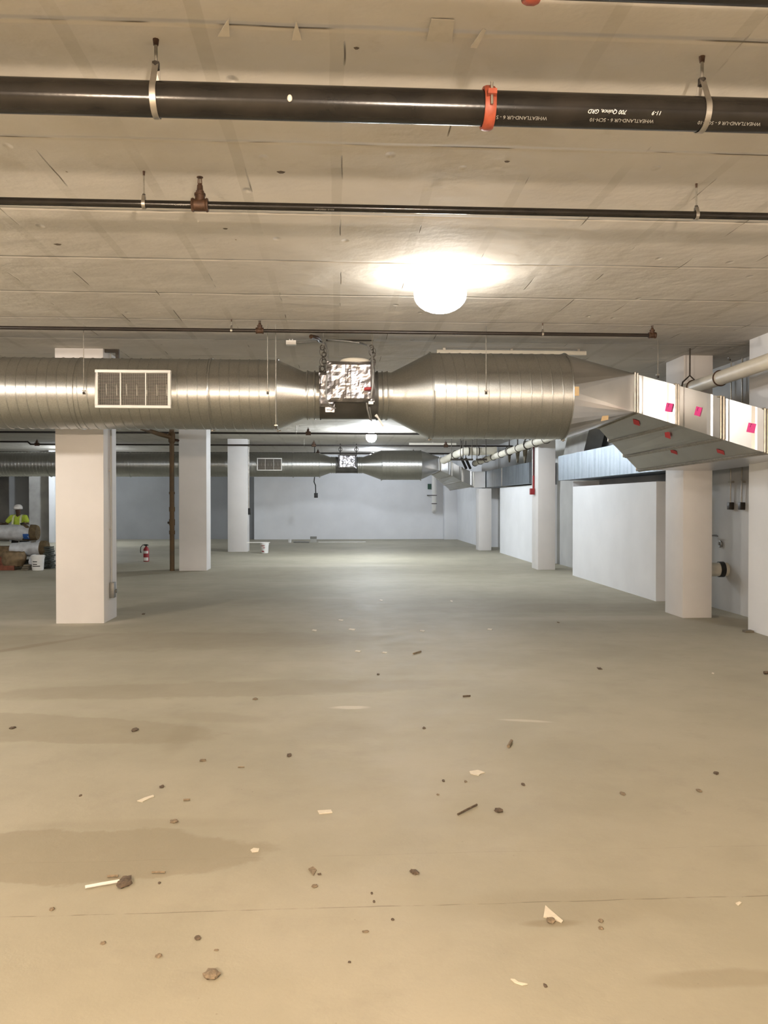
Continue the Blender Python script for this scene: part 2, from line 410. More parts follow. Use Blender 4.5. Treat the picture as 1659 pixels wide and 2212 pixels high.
# ------------------------------------------------------------------ columns
def column(x0, x1, y0, dep, top, label, mname='column'):
    o = MB().box(x0, y0, 0, x1, y0+dep, top).build('concrete_column', mname, smooth=True, origin=((x0+x1)/2, y0+dep/2, 0), bevel=.008)
    return tag(o, label, 'column', 'painted concrete columns')
y1 = at(173, 1347, Z=0).y; x10 = at(121, 1347, Y=y1).x; x11 = at(225, 1347, Y=y1).x
c1 = column(x10, x11, y1, .72, CZ, 'big cream painted square column at left, nearest to the camera')
y2 = at(416, 1233, Z=0).y; x20 = at(387, 1233, Y=y2).x; x21 = at(446.5, 1233, Y=y2).x
c2 = column(x20, x21, y2, .72, CZ, 'pale grey square column just right of the brown riser pipe')
y3 = at(514, 1192, Z=0).y; x30 = at(492, 1192, Y=y3).x; x31 = at(534.5, 1192, Y=y3).x
c3 = column(x30, x31, y3, .72, CZ, 'slim looking pale square column next to the far white bucket')
yr1 = at(1505, 1335, Z=0).y; xr1 = at(1474.5, 1335, Y=yr1).x
column(xr1, xr1+.47, yr1, .70, CZ, 'white square column in front of the right wall recess, nearest on the right')
yr2 = at(1180, 1231, Z=0).y; xr2 = at(1162, 1231, Y=yr2).x
column(xr2, xr2+.47, yr2, .70, CZ, 'pale grey column on the right carrying the red alarm conduit')
yr3 = at(1048, 1189, Z=0).y; xr3 = at(1034.8, 1189, Y=yr3).x
column(xr3, xr3+.47, yr3, .70, ZB-.01, 'small far column under the rectangular wall duct')
xc = at(960, 1165, Y=YF-.5).x
column(xc, XB, YF-.5, .5, CZ, 'shallow white pilaster in the far right corner', 'wall')

# ------------------------------------------------------------------ lamps
def lamp(x, y, z, r, colr, strength, label, hood=False, dish=False):
    t = thing('ceiling_lamp', (x, y, z), label, 'lamp')
    lm = mat('lamp_glow_'+label[:8].replace(' ', '_'), (1, 1, 1), .5, emit=(colr, strength))
    MB().sphere((x, y, z), r, 24, 14, (1, 1, .7 if hood else 1)).build('globe', lm, t)
    top = z+r*(.66 if hood else .96)
    MB().lathe((x, y, top-.01), (0, 0, 1), [(0, r*.45), (.03, r*.45), (.05, .02)], 20).build('lamp_holder', 'white_enamel', t)
    if CZ-top > .06: MB().tube((x, y, top+.03), (x, y, CZ), .008, 8).build('cord', 'black', t)
    if dish:  # bowl added to cut the bulb's downward light and favour the ceiling
        MB().lathe((x, y, z-.12), (0, 0, 1), [(0, .02), (0, .12), (.03, .26), (.08, .36), (.125, .40), (.125, .405), (.075, .367), (.02, .265), (-.01, .12), (-.01, .02)], 40).build('added_blocker_dish', 'white_enamel', t)
        MB().tube((x+.38, y, z), (x, y, z+.6), .004, 6).tube((x-.38, y, z), (x, y, z+.6), .004, 6).build('added_dish_wire', 'zinc', t)
    return t
l1 = at(951, 636, Z=3.94); l2 = at(802, 944, Z=3.90)
lamp(l1.x, l1.y, 3.94, .27, NEUT, 58, 'round glowing white lamp on the ceiling between the two front sprinkler pipes and the duct', True)
lamp(l2.x, l2.y, 3.90, .17, COOL, 800, 'small bright round lamp on the far ceiling under the near duct')
for k, lab in (('near_left', 'warm hanging bulb behind the camera, at left'), ('near_right', 'warm hanging bulb over a white dish behind the camera, at right'),
               ('hidden_mid', 'cool ceiling lamp hidden above the near duct fan'), ('left_mid', 'cool ceiling lamp behind the big cream column'),
               ('far_wall_fill', 'cool lamp on the ceiling behind the far duct'),
               ('left_near', 'white ceiling lamp out of the picture at left, before the cream column'),
               ('left_far', 'cool far left ceiling lamp behind the big cream column')):
    x, y, z, r, c, st = LAMPS[k]; lamp(x, y, z, r, c, st, lab, dish=(k == 'near_right'))

# ================================================================== PIPES
def teardrop_hanger(x, y, zp, r, lab, group, rodr=.006, strap=True, rod='rod', wdt=.03, tilt=0):
    t = thing('pipe_hanger', (x, y, CZ), lab, 'pipe hanger', group)
    zt = zp+r*2.0 if strap else zp+r+.03
    MB().tube((x, y, zt-.01), (x, y, CZ), rodr, 8).build('rod', 'rod' if rod == 'rod' else rod, t)
    MB().lathe((x, y, CZ-.03), (0, 0, 1), [(0, rodr*1.4), (.03, rodr*1.8)], 8).build('anchor', 'rust', t)
    pts = []
    rr = r+.004
    for k in range(25):
        a = R(50)+ (R(360)-R(100))*k/24
        pts.append((y+math.sin(a)*rr, zp+math.cos(a)*rr))
    pts = [(y+.012, zt)]+pts+[(y-.012, zt)]
    mb = MB(); vs = []; fs = []
    for i, (a, b) in enumerate(pts):
        tx = tilt*(zt-b)
        for dx in (-wdt/2, wdt/2):
            for s_ in (0, .004):
                n_ = Vector((0, a-y, b-zp)); n_ = n_.normalized() if n_.length > 0 else n_
                vs.append(Vector((x+dx+tx, a, b))+n_*s_)
    for i in range(len(pts)-1):
        o = i*4; p = o+4
        fs += [(o, o+2, p+2, p), (o+1, p+1, p+3, o+3), (o, p, p+1, o+1), (o+2, o+3, p+3, p+2)]
    mb.add(vs, fs).build('ring_strap', 'zinc', t)
    MB().lathe((x, y, zt-.02), (0, 0, 1), [(0, rodr*2.2), (.035, rodr*2.2)], 6).build('nut', 'steel_dark', t)
    return t

def pipe_text(parent, body, px, y, zp, r, ang, size, m='stencil', shear=0):
    """text printed upside down on the camera side of a pipe running along X; ang = angle below horizontal"""
    vs, fs = text_data(body, size, shear); out = []
    xc_ = at(px, 250, Y=y-r).x
    for v in vs:
        a = ang - v.y/r          # rotated by 180 degrees
        out.append((xc_-v.x, y-math.cos(a)*(r+.0012), zp-math.sin(a)*(r+.0012)))
    # mirror check: x flipped and y flipped = rotation by 180 degrees
    out = [(o[0], y-math.cos(ang+v.y/r)*(r+.0012), zp-math.sin(ang+v.y/r)*(r+.0012)) for o, v in zip(out, vs)]
    return MB().add(out, fs).build('printed_text', m, parent, smooth=False)

def coupling(parent, x, y, z, r):
    mb = MB(); mb.lathe((x-.028, y, z), (1, 0, 0), [(0, r+.004), (.0, r+.016), (.014, r+.022), (.042, r+.022), (.056, r+.016), (.056, r+.004)], 36, cap=False)
    c = mb.build('grooved_coupling', 'orange', parent)
    for sg in (1, -1):
        MB().box(x-.022, y-r-.055 if sg > 0 else y+r+.0, z-.02+.03, x+.022, y-r-.005 if sg > 0 else y+r+.055, z+.005+.03).build('bolt_pad', 'orange', c)
        yy = y-r-.035 if sg > 0 else y+r+.035
        MB().tube((x, yy, z-.035), (x, yy, z+.075), .007, 8).build('bolt', 'zinc', c)
    return c

R6 = .084
YP1 = at(336, 85, Z=CZ).y; ZP1 = at(829, 228, Y=YP1).z
t = thing('sprinkler_main_pipe', (0, YP1, ZP1), 'thick black steel pipe crossing the top of the picture, with white stencilled lettering', 'pipe', None)
MB().lathe((-6, YP1, ZP1), (1, 0, 0), [(0, R6), (11.8, R6)], 40).build('pipe_body', 'black_pipe', t)
cx1 = at(1058, 238, Y=YP1-.06).x
coupling(t, cx1, YP1, ZP1, R6)
for px in (1505+235, 1505+10, 1347, 1347-218): pass
pipe_text(t, 'WHEATLAND-UR 6 - SCH-10', 1348, YP1, ZP1, R6, R(52), .026)
pipe_text(t, 'WHEATLAND-UR 6 - S', 1130, YP1, ZP1, R6, R(52), .026)
pipe_text(t, 'WHEATLAND-UR 6 - SCH-10', 1582, YP1, ZP1, R6, R(52), .026)
pipe_text(t, '700 Quince, GRD', 1314, YP1, ZP1, R6, R(25), .027, 'chalk', .3)
pipe_text(t, '11-9', 1421, YP1, ZP1, R6, R(25), .027, 'chalk', .3)
teardrop_hanger(at(337, 211, Y=YP1).x, YP1, ZP1, R6, 'zinc strap hanger round the thick black pipe, at left', None, .009, tilt=-.0)
teardrop_hanger(at(1516, 235, Y=YP1).x, YP1, ZP1, R6, 'zinc strap hanger round the thick black pipe, at right', None, .009)
# pipe at the top right corner
YP0 = YP1-.70
ZP0 = at(1659, 21, Y=YP0-.03).z+R6
YP0 = at(1659, 24, Z=ZP1-R6).y - .045; ZP0 = ZP1
t = thing('sprinkler_main_pipe', (0, YP0, ZP0), 'thick black pipe just cut by the top right corner of the picture', 'pipe')
MB().lathe((-6, YP0, ZP0), (1, 0, 0), [(0, R6), (11.8, R6)], 40).build('pipe_body', 'black_pipe', t)
coupling(t, at(1152, 0, Y=YP0).x, YP0, ZP0, R6)
pipe_text(t, '700 Quince, GRD', 1500, YP0, ZP0, R6, R(62), .027, 'chalk', .3)

def sprinkler_tee(parent, x, y, z, r, h=.16, m='rust', body_r=None):
    b = body_r or r*1.75
    tee = MB().lathe((x-b*1.25, y, z), (1, 0, 0), [(0, b*.95), (.012, b*1.05), (.02, b*.9), (b*2.5-.02, b*.9), (b*2.5-.012, b*1.05), (b*2.5, b*.95)], 20)
    tee.lathe((x, y, z+b*.5), (0, 0, 1), [(0, b*.75), (b*.9, b*.75), (b*.9, b*.85), (b*1.2, b*.85)], 16)
    T = tee.build('tee_fitting', m, parent)
    z1 = z+b*1.7
    MB().lathe((x, y, z1-.004), (0, 0, 1), [(0, b*.62), (h*.15, b*.62), (h*.18, b*.5), (h*.42, b*.42), (h*.45, b*.3)], 14).build('reducer', m, T)
    hd = MB(); zz = z1+h*.42
    hd.lathe((x, y, zz), (0, 0, 1), [(0, b*.34), (h*.06, b*.34)], 12)
    hd.tube((x-b*.28, y, zz+h*.05), (x-b*.22, y, zz+h*.34), .0035, 6); hd.tube((x+b*.28, y, zz+h*.05), (x+b*.22, y, zz+h*.34), .0035, 6)
    hd.tube((x, y, zz+h*.05), (x, y, zz+h*.3), .003, 6)
    hd.lathe((x, y, zz+h*.34), (0, 0, 1), [(0, b*.48), (h*.03, b*.48), (h*.04, b*.2)], 14)
    hd.build('sprinkler_head', 'rust', T)
    return T

def branch(pxhang, pyhang, px, py, r, label, x0, x1, heads, hangers, m='black_pipe', y=None):
    Y = at(pxhang, pyhang, Z=CZ).y if y is None else y
    z = at(px, py, Y=Y).z
    t = thing('sprinkler_pipe', (0, Y, z), label, 'pipe')
    MB().lathe((x0, Y, z), (1, 0, 0), [(0, r), (x1-x0, r)], 24).build('pipe_body', m, t)
    for hx in heads:
        X = at(hx, py, Y=Y).x; sprinkler_tee(t, X, Y, z, r, h=min(.17, CZ-z-r*3.0))
    for hx, lab in hangers:
        X = at(hx, py, Y=Y).x
        teardrop_hanger(X, Y, z, r, lab, None, .005, wdt=.024)
    return t, Y, z
t, YP2, ZP2 = branch(312, 370, 829, 451, .0265, 'thin black sprinkler pipe, second line below the thick pipe', -6, 5.8, [432],
       [(311, 'small hanger on the second, thin black pipe, at left of the brown sprinkler'), (1504, 'small hanger on the second, thin black pipe, at right')])
pipe_text(t, 'SCH-10  WHEATLAND', 700, YP2, ZP2, .0265, R(48), .014)
pipe_text(t, 'WHEATLAND', 390, YP2, ZP2, .0265, R(20), .014)
x3e = at(1410, 723, Y=at(500, 690, Z=CZ).y).x
t, YP3, ZP3 = branch(500, 690, 829, 717.5, .0225, 'third brown-black sprinkler pipe ending just above the big duct', -8.5, x3e+.02, [561, 1409],
       [(500, 'tiny hanger on the third sprinkler pipe, left of its middle sprinkler'), (1172, 'tiny hanger on the third sprinkler pipe, above the wide duct section')], m='black_pipe_matt')
# far branch pipes
Z4 = CAM_Z+2.06
def branch_far(py, pxr, label, heads, x0px=-60, jog=None):
    Y = at(400, py, Z=Z4).y; z = Z4
    if jog: Y = y3-.16; z = at(400, py, Y=Y).z
    x0 = at(x0px, py, Y=Y).x; x1 = at(pxr, py, Y=Y).x
    t = thing('sprinkler_pipe', (0, Y, z), label, 'pipe')
    if jog:
        xj = at(jog, py, Y=Y).x
        MB().poly([(x0, Y, z+.09), (xj-.1, Y, z+.09), (xj, Y, z), (x1, Y, z)], .03, 12).build('pipe_body', 'black_pipe_matt', t)
    else: MB().tube((x0, Y, z), (x1, Y, z), .03, 16).build('pipe_body', 'black_pipe_matt', t)
    for hx in heads: sprinkler_tee(t, at(hx, py, Y=Y).x, Y, z, .035, h=.1)
    return Y, z
Y4, _ = branch_far(935, 906, 'dark sprinkler pipe seen right under the near duct', [666])
Y5, _ = branch_far(961, 1110, 'dark sprinkler pipe just above the far duct', [678, 80, 963], jog=66)
Y6, _ = branch_far(978, 1000, 'hindmost dark sprinkler pipe near the far wall', [687, 893])
for py, Y in ((935, Y4), (961, Y5)):
    X = at(640 if py == 935 else 657, py, Y=Y).x
    t = thing('pipe_hanger', (X, Y, CZ), 'thin rod hanger on the '+('sprinkler pipe seen under the near duct' if py == 935 else 'sprinkler pipe above the far duct'), 'pipe hanger')
    MB().tube((X, Y, Z4), (X, Y, CZ), .008, 8).build('rod', 'rod', t); MB().torus((X, Y, Z4), (1, 0, 0), .036, .006, 20, 6).build('ring_strap', 'zinc', t)

# ================================================================== ROUND DUCT SYSTEMS
ZD = 0
def spiral(mb, x0, x1, y, z, r, pitch, seg=28, rr=.008):
    n = int((x1-x0)/pitch*seg); vs = []; fs = []
    for i in range(n+1):
        x = x0+(x1-x0)*i/n; a = -2*PI*(x-x0)/pitch
        for dx, dr in ((-.011, -.001), (-.003, rr), (.003, rr), (.011, -.001)):
            vs.append((x+dx, y-math.cos(a)*(r+dr), z+math.sin(a)*(r+dr)))
    for i in range(n):
        for j in (0, 1, 2): fs.append((i*4+j, i*4+j+1, i*4+4+j+1, i*4+4+j))
    mb.add(vs, fs)

def duct_system(Y, z, px_, label, near):
    """px_ : world x stations; builds the fan coil line along X"""
    t = thing('air_duct', (px_['cone1'], Y, z), label, 'air duct')
    r0, rn, rb = .472, .318, .585
    x0, c1a, c1b, f0, f1, c2a, c2b, b1 = (px_[k] for k in ('start', 'cone1', 'cone1e', 'fan0', 'fan1', 'cone2', 'cone2e', 'bigend'))
    def sec(name, prof, m='galv', n=64, sp=None):
        mb = MB().lathe((prof[0][0], Y, z), (1, 0, 0), [(a-prof[0][0], r) for a, r in prof], n, cap=False)
        if sp: spiral(mb, prof[0][0]+.02, prof[-1][0]-.02, Y, z, prof[0][1], sp)
        return mb.build(name, m, t)
    mid = px_['ring1']
    sec('round_duct', [(x0, r0), (mid, r0)], sp=.128); sec('round_duct', [(mid, r0), (c1a, r0)], sp=.128)
    sec('reducer', [(c1a, r0), (c1b, rn), (c1b+.04, rn)])
    sec('flex_collar', [(c1b+.04, rn+.003), (c1b+.07, rn+.012), (c1b+.10, rn+.003), (f0, rn)])
    fan = sec('fan_housing', [(f0, rn*.4), (f0, rn+.018), (f0+.02, rn+.018), (f0+.02, rn+.004), (f1-.02, rn+.004), (f1-.02, rn+.018), (f1, rn+.018), (f1, rn*.4)], 'dark_fan')
    sec('flex_collar', [(f1, rn), (f1+.08, rn+.003), (f1+.11, rn+.012), (f1+.14, rn+.003), (c2a, rn)])
    sec('reducer', [(c2a-.03, rn), (c2a, rn), (c2b, rb)])
    sec('wide_round_duct', [(c2b, rb), (b1, rb)], sp=.142)
    def ring(x, r, w_=.012): MB().torus((x, Y, z), (1, 0, 0), r+.008, w_, 64, 8).build('clamp_ring', 'galv', t)
    for x, r in ((mid, r0), (c1a, r0), (c1b+.05, rn), ((c1b+f0)/2+.04, rn), (f1+.06, rn), (c2a-.06, rn), (c2b, rb), (b1, rb)): ring(x, r)
    if near:
        ring(at(180, 850, Y=Y).x, r0, .004)
    # bolts at the bottom of the clamp rings
    for x, r in ((mid, r0), (c1a, r0), (c2b, rb), (b1, rb)):
        MB().sphere((x, Y-.06, z-r-.02), .018, 10, 6).tube((x-.02, Y-.02, z-r-.012), (x+.04, Y-.02, z-r-.012), .008, 8).build('clamp_bolt', 'zinc', t)
    # supply grille
    g0, g1 = px_['grille']; gz0, gz1 = z-.245, z+.245
    yg = Y-r0-.02
    gr = MB(); fw = .035
    for (a, b, c, d) in ((g0, gz0, g1, gz0+fw), (g0, gz1-fw, g1, gz1), (g0, gz0+fw, g0+fw, gz1-fw), (g1-fw, gz0+fw, g1, gz1-fw)):
        gr.box(a, yg-.03, b, c, yg+.03, d)
    G_ = gr.build('supply_grille', 'white_enamel', t, bevel=.003); G_['label'] = 'white rectangular grille frame'
    MB().box(g0+.02, yg+.02, gz0+.02, g1-.02, Y-r0*.75, gz1-.02).build('grille_neck', 'louvre_dark', G_)
    lv = MB(); nl = 22 if near else 20
    for i in range(nl):
        zz = gz0+fw+(gz1-gz0-2*fw)*(i+.5)/nl
        lv.hexa([(g0+fw, yg-.012, zz-.003), (g1-fw, yg-.012, zz-.003), (g1-fw, yg+.012, zz+.003), (g0+fw, yg+.012, zz+.003),
                 (g0+fw, yg-.012, zz+.001), (g1-fw, yg-.012, zz+.001), (g1-fw, yg+.012, zz+.007), (g0+fw, yg+.012, zz+.007)])
    nv = 38
    for i in range(nv):
        xx = g0+fw+(g1-g0-2*fw)*(i+.5)/nv; lv.box(xx-.0015, yg+.012, gz0+fw, xx+.0015, yg+.018, gz1-fw)
    lv.build('louvres', 'zinc', G_)
    for k in (1, 2):
        xx = g0+(g1-g0)*k/3; MB().box(xx-.006, yg-.02, gz0+fw, xx+.006, yg+.01, gz1-fw).build('mullion', 'white_enamel', G_)
    # foil wrapped control box in front of the fan
    fx0, fx1 = f0+.10, f1-.06; fy = Y-rn-.17; rnd = random.Random(5)
    def foil(name, x0_, x1_, y0_, y1_, z0_, z1_, amp, par, seed, nx=22):
        mb = MB(); nz_ = nx; vs = []; fs = []
        def P(u, v, wy):
            p = Vector((x0_+(x1_-x0_)*u, y0_ if wy == 0 else y1_, z0_+(z1_-z0_)*v))
            nn = noise.noise(p*8+Vector((seed, 0, 0)))*amp+noise.noise(p*22+Vector((seed, 3, 0)))*amp*.45
            e = min(u, 1-u, v, 1-v); p.y += nn + (.03*max(0, 1-e*12) if wy == 0 else 0); p.x += nn*.6; p.z += nn*.6
            return p
        for wy in (0, 1):
            for j in range(nz_+1):
                for i in range(nx+1): vs.append(P(i/nx, j/nz_, wy))
        st = (nx+1)*(nz_+1)
        for wy in (0, 1):
            for j in range(nz_):
                for i in range(nx):
                    a = wy*st+j*(nx+1)+i; fs.append((a, a+1, a+nx+2, a+nx+1))
        for i in range(nx):
            fs.append((i, i+1, st+i+1, st+i)); b = nz_*(nx+1); fs.append((b+i, b+i+1, st+b+i+1, st+b+i))
        for j in range(nz_):
            a = j*(nx+1); fs.append((a, a+nx+1, st+a+nx+1, st+a)); b = a+nx; fs.append((b, b+nx+1, st+b+nx+1, st+b))
        return mb.add(vs, fs).build(name, 'foil', par, smooth=False)
    bx = foil('foil_wrapped_box', fx0, fx1, fy, Y-rn-.0, z-.14, z+.39, .016, t, 2)
    bx['label'] = 'control box wrapped in crumpled foil'
    if near:
        foil('foil_flap', f0+.0, fx0+.10, fy+.05, fy+.09, z-.20, z+.25, .02, bx, 9, 12)
        foil('foil_flap', fx0-.02, fx0+.10, fy+.08, fy+.09, z-.27, z-.08, .008, bx, 12, 6)
        MB().sphere(((fx0+fx1)/2+.06, fy+.12, z+.41), .2, 20, 10, (1, .6, .22)).build('insulation_tuft', 'white_plastic', bx)
        MB().tube((fx1-.14, fy-.05, z+.02), (fx1-.04, fy-.06, z+.025), .022, 12).build('indicator_handle', 'redtag', bx)
        for sx in (fx0+.30*(fx1-fx0)+.06, (fx0+fx1)/2):
            MB().box(sx-.004, fy-.012, z-.12, sx+.004, fy+.0, z+.38).build('tape_seam', 'steel_dark', bx)
    return t

def rect_sections(t, near_bot, far_bot, H, circ, ytag):
    """lofted rectangular duct: near_bot/far_bot lists of points, H heights; circ = (x, Y, z, r)"""
    secs = []
    for a, b, h in zip(near_bot, far_bot, H):
        secs.append([a, b, b+Vector((0, 0, h)), a+Vector((0, 0, h))])   # near-bottom, far-bottom, far-top, near-top
    # round to rectangle transition
    cx, cy, cz, r = circ; q = 10; mb = MB(); s0 = secs[0]
    angs = {0: (R(270), R(180)), }
    def cp(a): return Vector((cx, cy-math.cos(a)*r, cz+math.sin(a)*r))   # a=0 near side, 90 top
    corner = [(R(-90), R(0)), (R(180), R(270)), (R(90), R(180)), (R(0), R(90))]  # near-bottom, far-bottom, far-top, near-top
    for c, (a0, a1) in zip(s0, corner):
        for k in range(q): mb.add([c, cp(a0+(a1-a0)*k/q), cp(a0+(a1-a0)*(k+1)/q)], [(0, 1, 2)])
    mb.add([s0[0], s0[1], cp(R(-90))], [(0, 1, 2)]); mb.add([s0[1], s0[2], cp(R(180))], [(0, 1, 2)])
    mb.add([s0[2], s0[3], cp(R(90))], [(0, 1, 2)]); mb.add([s0[3], s0[0], cp(R(0))], [(0, 1, 2)])
    tr = mb.build('square_to_round', 'sheet', t, smooth=False)
    out = []
    for i in range(len(secs)-1):
        a, b = secs[i], secs[i+1]; mb = MB(); n = 6
        for e in range(4):
            e2 = (e+1) % 4; vs = []; fs = []
            cen = (sum(a, Vector())+sum(b, Vector()))/8
            for u in range(n+1):
                for v in range(2):
                    uu = (0, .16, .20, .70, .78, .82, 1)[u]
                    p = a[e].lerp(b[e], uu) if v == 0 else a[e2].lerp(b[e2], uu)
                    if e == 3: p = p + Vector((-.7, -.7, 0))*(0, .004, .012, .015, .010, .002, 0)[u]
                    vs.append(p)
            for u in range(n): fs.append((u*2, u*2+1, u*2+3, u*2+2))
            mb.add(vs, fs)
        # cross-break stiffening creases on the front
        d = mb.build('rectangular_duct', 'sheet', t, smooth=False); out.append((d, a, b))
    # joint flanges
    for i, s_ in enumerate(secs):
        cen = sum(s_, Vector())/4; ax = (secs[min(i+1, len(secs)-1)][0]-secs[max(i-1, 0)][0]).normalized()
        mb = MB()
        for e in range(4):
            p, q_ = s_[e], s_[(e+1) % 4]
            po = p+(p-cen).normalized()*.022; qo = q_+(q_-cen).normalized()*.022
            for off in (-.020, .020):
                mb.poly([po+ax*off, qo+ax*off], .014, 6)
        mb.build('joint_flange', 'zinc', t)
    return out, tr

YD = 11.37
zd = at(400, 852, Y=YD).z
PXN = dict(start=-9.0, ring1=at(450, 850, Y=YD-.4).x, cone1=at(597, 850, Y=YD-.35).x, cone1e=at(655, 850, Y=YD-.3).x, fan0=at(690, 850, Y=YD-.3).x,
           fan1=at(818, 850, Y=YD-.3).x, cone2=at(848, 850, Y=YD-.3).x, cone2e=at(935, 850, Y=YD-.5).x, bigend=at(1236, 850, Y=YD-.5).x,
           grille=(at(206, 850, Y=YD-.5).x, at(369, 850, Y=YD-.5).x))
sys1 = duct_system(YD, zd, PXN, 'large near round silver air duct with foil-wrapped fan, crossing the middle of the picture', True)
K = 1.137
nb = [at(1373, 890, D=10.04*K), at(1461, 917, D=9.68*K), at(1558, 948, D=9.14*K), at(1653, 978, D=8.85*K)]
fb = [at(1291, 923, D=12.3), at(1318, 953, D=12.5), at(1350, 986, D=12.7), at(1379, 1016, D=12.9)]
HH = [.46*K]*4
segs, tr = rect_sections(sys1, nb, fb, HH, (PXN['bigend'], YD, zd, .585), None)
def sticker(seg, u, v, w_, h_, m, name, parent=None, face='front', rot=0, ink=True, off=.004):
    d, a, b = seg
    if face == 'front': p00, p10, p01, p11 = a[0], b[0], a[3], b[3]
    else: p00, p10, p01, p11 = a[0], b[0], a[1], b[1]
    U = (p10-p00).normalized(); V = (p01-p00).normalized(); nn = U.cross(V).normalized()
    if face == 'front' and nn.y > 0: nn = -nn
    if face != 'front' and nn.z > 0: nn = -nn
    c = p00.lerp(p10, u).lerp(p01.lerp(p11, u), v)+nn*off
    V = nn.cross(U).normalized()
    if (face == 'front' and V.z < 0): V = -V
    cr, sr = math.cos(rot), math.sin(rot); U, V = U*cr+V*sr, V*cr-U*sr
    st = MB().prism([c-U*w_/2-V*h_/2, c+U*w_/2-V*h_/2, c+U*w_/2+V*h_/2, c-U*w_/2+V*h_/2], nn*.0015).build(name, m, d, smooth=False)
    if ink:
        c2 = c+nn*.003+V*h_*.2-U*w_*.15
        MB().poly([c2-V*.02, c2+V*.02, c2+V*.02+U*.012], .0025, 5).build('marker_stroke', 'ink', st)
    return st
for sg, u, v, ro in ((segs[0], .84, .38, .12), (segs[1], .52, .50, -.0), (segs[2], .70, .48, .12)):
    s_ = sticker(sg, u, v, .095, .115, 'pink', 'pink_sticker', rot=ro, off=.019)
for sg, u, v in ((segs[0], .42, .30), (segs[1], .35, .28), (segs[2], .22, .50), (segs[2], .62, .2)):
    sticker(sg, u, v, .10, .10, 'redtag', 'red_label', face='bottom', ink=False)
# plenum turning the near branch down the wall
XW = 5.69; zW0 = CAM_Z+.545; zW1 = CAM_Z+1.17
pl = MB(); e = fb[3]
pl.hexa([nb[3], nb[3]+Vector((1.1, -.3, 0)), Vector((5.9, e.y, e.z)), e, nb[3]+Vector((0, 0, HH[3])), nb[3]+Vector((1.1, -.3, HH[3])), Vector((5.9, e.y, e.z+HH[3])), e+Vector((0, 0, HH[3]))])
pl.build('duct_plenum', 'sheet', sys1, smooth=False)
# tan tag on the transition
c = at(1306, 905, D=11.1)
MB().prism([c+Vector((-.05, 0, -.03)), c+Vector((.05, .0, -.01)), c+Vector((.06, .02, .05)), c+Vector((-.03, .01, .04))], (0, -.002, 0)).build('tan_label', 'tan', tr)
c = at(1246, 845, Y=YD-.60)
MB().cbox(c, .06, .004, .12).build('tan_label', 'tan', sys1)

YD2 = YD+21.5
PXF = dict(start=-16.5, ring1=at(632, 1005, Y=YD2-.4).x, cone1=at(690, 1005, Y=YD2-.35).x, cone1e=at(713, 1005, Y=YD2-.3).x, fan0=at(725, 1005, Y=YD2-.3).x,
           fan1=at(773, 1005, Y=YD2-.3).x, cone2=at(785, 1005, Y=YD2-.3).x, cone2e=at(825, 1005, Y=YD2-.5).x, bigend=at(911, 1005, Y=YD2-.5).x,
           grille=(at(555, 1005, Y=YD2-.5).x, at(609, 1005, Y=YD2-.5).x))
zd2 = at(700, 1004.5, Y=YD2).z
sys2 = duct_system(YD2, zd2, PXF, 'distant round grey air duct with white grille in front of the far wall', False)
dz = zd2-zd; sh = Vector((0, YD2-YD, dz))
segs2, _ = rect_sections(sys2, [p+sh for p in nb], [p+sh for p in fb], HH, (PXF['bigend'], YD2, zd2, .585), None)
for i in range(3): sticker(segs2[i], .55, .5, .10, .10, 'redtag', 'red_label', ink=False)
# ring at left of the far duct
for px in (103, 277):
    MB().torus((at(px, 1000, Y=YD2-.4).x, YD2, zd2), (1, 0, 0), .485, .014, 48, 8).build('clamp_ring', 'galv', sys2)

# longitudinal rectangular duct on the right wall
def wall_duct(y0, y1, label, joints):
    t = thing('rectangular_air_duct', (XW, y0, zW0), label, 'air duct')
    ys = [y0+(y1-y0)*k/joints for k in range(joints+1)]
    for a, b in zip(ys, ys[1:]):
        MB().box(XW, a+.01, zW0, XR-.06, b-.01, zW1).build('duct_section', 'galv_wall', t, smooth=False)
    for yv in ys[1:-1]:
        mb = MB()
        mb.box(XW-.02, yv-.02, zW0-.02, XW, yv+.02, zW1+.02); mb.box(XW-.02, yv-.02, zW1, XR-.06, yv+.02, zW1+.02); mb.box(XW-.02, yv-.02, zW0-.02, XR-.06, yv+.02, zW0)
        mb.build('joint_flange', 'zinc', t, smooth=False)
    return t
yA0 = yr1+.75; yA1 = at(1206, 1010, X=XW).y
wall_duct(yA0, yA1, 'streaky bluish rectangular duct along the right wall above the long white panel', 1)
yB0 = at(1143, 1027, X=XW).y; yB1 = at(1040, 1040, X=XW).y
wall_duct(yB0, yB1, 'far rectangular duct on the right wall, left of the column with the red alarm', 2)
# end cap joining the far branch to the wall duct
n3 = nb[3]+sh
MB().box(n3.x+.02, n3.y+.0, zW0, XW-.03, n3.y+.7, zW1-.02).build('duct_boot', 'sheet', sys2, smooth=False)

